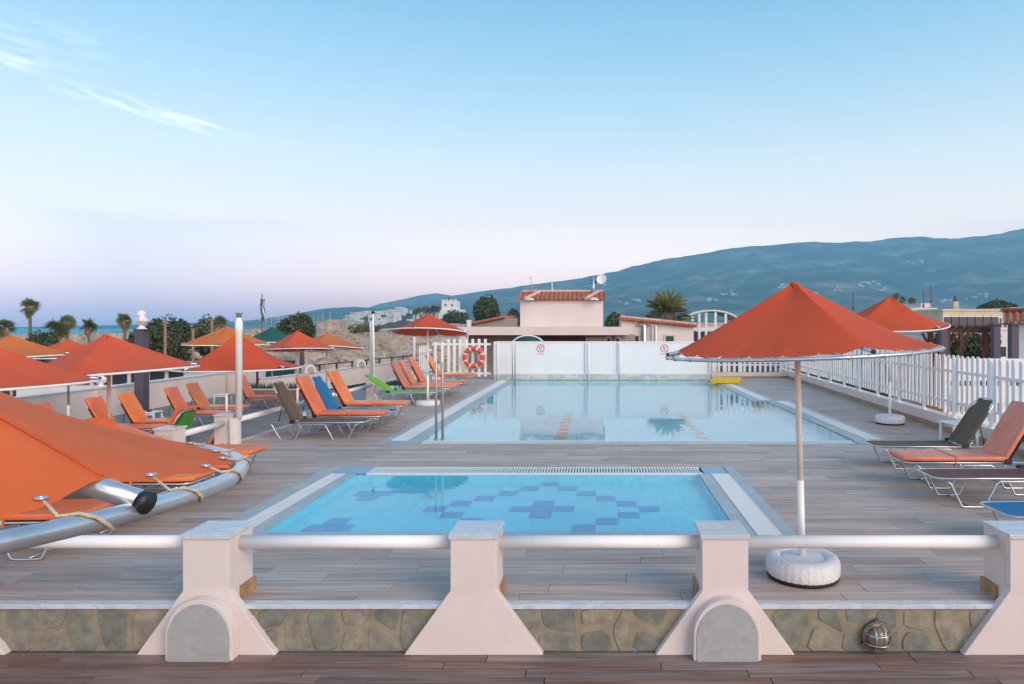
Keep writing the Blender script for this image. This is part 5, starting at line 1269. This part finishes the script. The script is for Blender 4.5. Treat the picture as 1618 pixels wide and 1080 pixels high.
heightfield('town_hill', hill_h, gx(480, 1450), gx(760, 850), 50, 850, 1450, 20)
for i in range(70):
    q, Yq = rs2.uniform(540, 700), rs2.uniform(880, 1180)
    house(q, Yq, hill_h(gx(q, Yq), Yq) - .6, rs2.uniform(.6, 1.1), 'small white house of the town below the low headland', 'white town houses below the headland')
for i in range(50): house(rs2.uniform(955, 1260), rs2.uniform(600, 1500), -5, rs2.uniform(.8, 1.3), 'small white house of the town at the foot of the mountain', 'white town houses at the mountain foot')
for i in range(50): house(rs2.uniform(1430, 1640), rs2.uniform(350, 1300), -5, rs2.uniform(.8, 1.3), 'small white house of the town behind the fence', 'white town houses behind the fence')
clus = [(985, 478), (1010, 474), (1110, 473), (1130, 474), (1245, 455), (1365, 450), (1372, 449), (1380, 447), (1390, 457), (1445, 414), (1150, 466), (1160, 464), (1530, 470), (1545, 469), (1060, 470), (1280, 462), (1330, 458), (1500, 478)]
for (px_, py_) in clus:
    for k in range(rs2.randint(3, 6)):
        q = px_ + rs2.uniform(-14, 14); row = py_ + rs2.uniform(-3.5, 3.5)
        Y = Y0 + 60
        while Y < YR and gz(row, Y) > mount_h(gx(q, Y), Y): Y += 25
        if Y < YR - 100: house(q, Y, mount_h(gx(q, Y), Y) - 4, rs2.uniform(.9, 1.9), 'small white house on the mountainside', 'white houses on the mountainside')
# belt of far trees between the town and the slopes
bm = bmesh.new(); bmesh.ops.create_icosphere(bm, subdivisions=2, radius=1); bm.verts.ensure_lookup_table(); iv = [v_.co.copy() for v_ in bm.verts]; ifc = [tuple(v_.index for v_ in f_.verts) for f_ in bm.faces]; bm.free()
b = MB()
for i in range(620):
    Y = rs2.choice((rs2.uniform(280, 700), rs2.uniform(600, 2200))); px_ = rs2.uniform(530, 1680)
    if px_ < 740 and Y < 500: continue
    r_ = rs2.uniform(2.5, 6) * (1 if Y < 700 else 1.8); c = Vector((gx(px_, Y), Y, -5 + r_*.5)); sd_ = rs2.random()*50
    b.add([c + Vector((q.x*r_*1.2, q.y*r_, q.z*r_*.9)) * (1 + .35*noise.noise(q*2.2 + Vector((sd_, 0, 0)))) if False else c + Vector((q.x*1.2, q.y, q.z*.9)) * r_ * (1 + .4*noise.noise(q*2.2 + Vector((sd_, 0, 0)))) for q in iv], ifc)
tag(b.build('distant_trees', m_leafd), 'dark belt of distant trees among the town houses', 'trees', kind='stuff')

# ---------------------------------------------------------------- haze
hz = MB().box(-5000, 8700, -260, HAZE_END, -7.2, HAZE_TOP).build('haze', None); hz.data.materials.clear()
hm = bpy.data.materials.new('haze_air'); hm.use_nodes = True; t = hm.node_tree; t.nodes.clear()
pv_ = t.nodes.new('ShaderNodeVolumePrincipled'); pv_.inputs['Color'].default_value = (.36,.76,1.0,1); pv_.inputs['Density'].default_value = HAZE_D; pv_.inputs['Anisotropy'].default_value = 0
om = t.nodes.new('ShaderNodeOutputMaterial'); t.links.new(pv_.outputs[0], om.inputs['Volume']); hz.data.materials.append(hm); tag(hz, kind='stuff')
